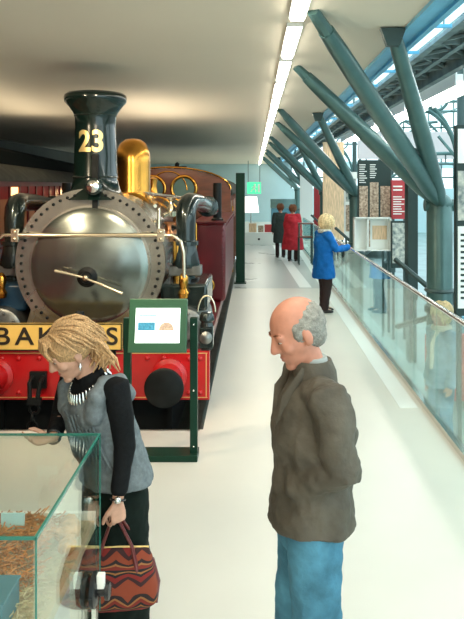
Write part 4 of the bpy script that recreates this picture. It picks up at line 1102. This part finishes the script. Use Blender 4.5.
for s in (-1, 1): g.ball(hc+(f*.015+l_*s*.066+u*.02)*kk, (.022*kk, .013*kk, .035*kk), 12, rot=Mx)
remesh(g.build('hair', 'hair_grey', Mn.t), .006, 2, .008, .012)

# ---- woman in blue at the rail
Bw = Fig((1.20, 12.1, 0), math.atan2(.35, .9), 'fair-haired woman in blue jacket and dark trousers holding the handrail')
J = base_J(1.66)
J['head'] += V((.05, 0, -.01)); J['neck'] += V((.02, 0, 0)); J['F'] = frame((1, .15, -.35))
J['wrR'] = Bw.L((1.63, 12.18, 1.11)); J['elR'] = Bw.L((1.40, 11.93, 1.10)); J['wrL'] = V((.22, .2, 1.0)); J['elL'] = V((.0, .25, 1.06))
J['knL'] += V((.05, 0, 0)); J['anR'] += V((-.03, 0, 0)); J['anL'] += V((.08, 0, 0))
hR = (J['wrR'], Bw.D((.75, .65, -.05)), Bw.D((0, 0, -1)), Bw.D((-.6, .8, 0)), .5, .95); hL = (J['wrL'], V((.9, -.3, -.2)), V((0, -1, 0)), V((0, 0, 1)), .5, .95)
body(Bw, J, 'skin', .96, .010, [hR, hL], 1.0, True); face_parts(Bw, Bw.t, J['head'], J['F'])
trousers(Bw, J, 'trouser_brown', .95, 1.2, .014, .02); shoes(Bw, J, 'shoe_dark', .9)
coat(Bw, J, 'coat_blue', .60, 1.0, .215, .165, 1.16, 'jacket', .078, .058, .014, .04)
locks(J['head'], J['F'], 1.12, 380, 'hair_pale', Bw.t, random.Random(5), (.10, .18), .009, puff=1.18, low=-.6, curl=.05)
nk = J['neck']; g = G(); g.torus(nk+V((.01, 0, .01)), .085, .035, 'Z', n=24)
for s in (-1, 1): g.tube([nk+V((.08, s*.05, -.0)), nk+V((.17, s*.05, -.12)), nk+V((.185, s*.05-.02, -.35)), nk+V((.20, s*.06-.03, -.58))], [.03, .032, .028, .02], 10, flat=.6)
g.build('scarf', 'scarf_pale', Bw.t)

# ---- red coat and companion
def simple(root, yaw_, label, h, hair, cm, hem, tm, **k):
    F_ = Fig(root, yaw_, label); J = base_J(h); kk = h/1.7
    for a, b in k.get('mod', {}).items(): J[a] = J[a]+V(b)
    hs = [(J['wrR'], V((.1, 0, -1)), V((0, 1, 0)), V((1, 0, 0)), .4, .95), (J['wrL'], V((.1, 0, -1)), V((0, -1, 0)), V((1, 0, 0)), .4, .95)]
    body(F_, J, 'skin', kk*.97, .012, hs, 1.0, True); face_parts(F_, F_.t, J['head'], J['F'])
    trousers(F_, J, tm, kk*.95, .92, .016, .0); shoes(F_, J, 'shoe_dark', .9)
    coat(F_, J, cm, hem, kk, k.get('wx', .21), k.get('dx', .16), k.get('flare', 1.12), 'coat', .08, .058, .016, .03)
    locks(J['head'], J['F'], 1.05, 160, hair, F_.t, random.Random(8), (.08, .13), .011, puff=1.08, low=-.4, curl=.03)
    return F_, J
simple((1.12, 20.2, 0), R(70), 'woman in a long red coat standing with her back turned near the far end', 1.62, 'hair_brown', 'coat_red', .34, 'trouser_brown', flare=1.3, wx=.27, dx=.2)
simple((.80, 21.2, 0), R(100), 'person in a dark coat standing just left of the red coat', 1.62, 'hair_brown', 'coat_dark', .45, 'trouser_brown')
F_, J = simple((1.97, 7.35, RZ), R(205), 'fair-haired woman in light blue seen through the glass balustrade', 1.60, 'hair_pale', 'coat_lightblue', .75, 'jeans', wx=.17, mod={'elL': (0, -.04, 0), 'elR': (0, .04, 0), 'wrL': (0, -.05, 0), 'wrR': (0, .05, 0), 'shL': (0, -.015, 0), 'shR': (0, .015, 0)})
nk = J['neck']; g = G(); g.torus(nk+V((.01, 0, .01)), .08, .032, 'Z', n=24); g.tube([nk+V((.07, .03, 0)), nk+V((.15, .03, -.15)), nk+V((.17, .03, -.4))], [.03, .032, .02], 10, flat=.6); g.build('scarf', 'sleeve_cream', F_.t)
# lower level details seen through the glass
for i, (x, y, m_) in enumerate(((2.6, 9.2, 'red_thing'), (3.4, 10.5, 'counter_blue'))):
    g = G().bb(-.3, .3, -.25, .25, .08, .45).bb(-.3, .3, .17, .25, .45, .85)
    for sx in (-1, 1):
        for sy in (-1, 1): g.bb(sx*.26-.02, sx*.26+.02, sy*.2-.02, sy*.2+.02, 0, .08)
    o = g.build('seat_block', m_, smooth=False, bevel=.03); o.location = (x, y, RZ)
    tag(o, ['red upholstered seat on the lower floor beyond the balustrade', 'blue upholstered seat on the lower floor beyond the balustrade'][i], 'seat')

# ------------------------------------------------------------------ light
w = bpy.data.worlds.new('sky'); sc.world = w; w.use_nodes = True
bg = w.node_tree.nodes['Background']; bg.inputs[0].default_value = (.72, .93, 1.0, 1); bg.inputs[1].default_value = 1.5
def area(name, loc, rot, sx, sy, e, col):
    l = bpy.data.lights.new(name, 'AREA'); l.shape = 'RECTANGLE'; l.size = sx; l.size_y = sy; l.energy = e; l.color = col
    o = bpy.data.objects.new(name, l); COL.objects.link(o); o.location = loc; o.rotation_euler = rot; return o
# added warm spots for highlights on the engine, no lamp bodies modelled
for i, (x, y, e) in enumerate(((-1.0, 4.6, 110), (-3.0, 4.2, 130), (-.6, 9.5, 30))):
    l = bpy.data.lights.new('spot', 'SPOT'); l.energy = e; l.spot_size = R(85); l.spot_blend = .7; l.color = (1, .80, .55); l.shadow_soft_size = .08
    o = bpy.data.objects.new('spot', l); COL.objects.link(o); o.location = (x, y, 3.3)
    d = V((LX, y+2.6, 1.2))-o.location; o.rotation_euler = d.to_track_quat('-Z', 'Y').to_euler()
# unseen warm area lights over the walkway near the camera
area('offscreen_light', (.0, 1.5, 3.42), (0, 0, 0), 2.2, 3.5, 32, (1, .94, .82))
area('offscreen_light', (-.2, -3, 3.42), (0, 0, 0), 3, 3, 60, (1, .92, .8))

# added upward fill at the carriage roof and behind the dome, brightening the ceiling
area('ceiling_fill', (-4.2, 8.5, 2.80), (PI, 0, 0), 1.6, 8, 38, (1, .86, .62))
area('ceiling_fill', (-1.65, 11.5, 2.3), (PI, 0, 0), .5, 3, 18, (1, .88, .68))
# ------------------------------------------------------------------ camera
cam = bpy.data.cameras.new('camera'); co = bpy.data.objects.new('camera', cam); COL.objects.link(co)
co.location = (0, 0, H); co.rotation_euler = (PI/2, 0, 0)
cam.sensor_fit = 'AUTO'; cam.sensor_width = 36; cam.lens = 36*700/619
cam.shift_x = -(254-232)/619; cam.shift_y = (185-309.5)/619
cam.clip_start = .05; cam.clip_end = 200
sc.camera = co
sc.view_settings.view_transform = 'Standard'; sc.view_settings.look = 'None'; sc.view_settings.gamma = 1; sc.view_settings.use_curve_mapping = False
sc.view_settings.exposure = 0.9
sc.cycles.max_bounces = 10; sc.cycles.transparent_max_bounces = 24; sc.cycles.diffuse_bounces = 4; sc.cycles.glossy_bounces = 5
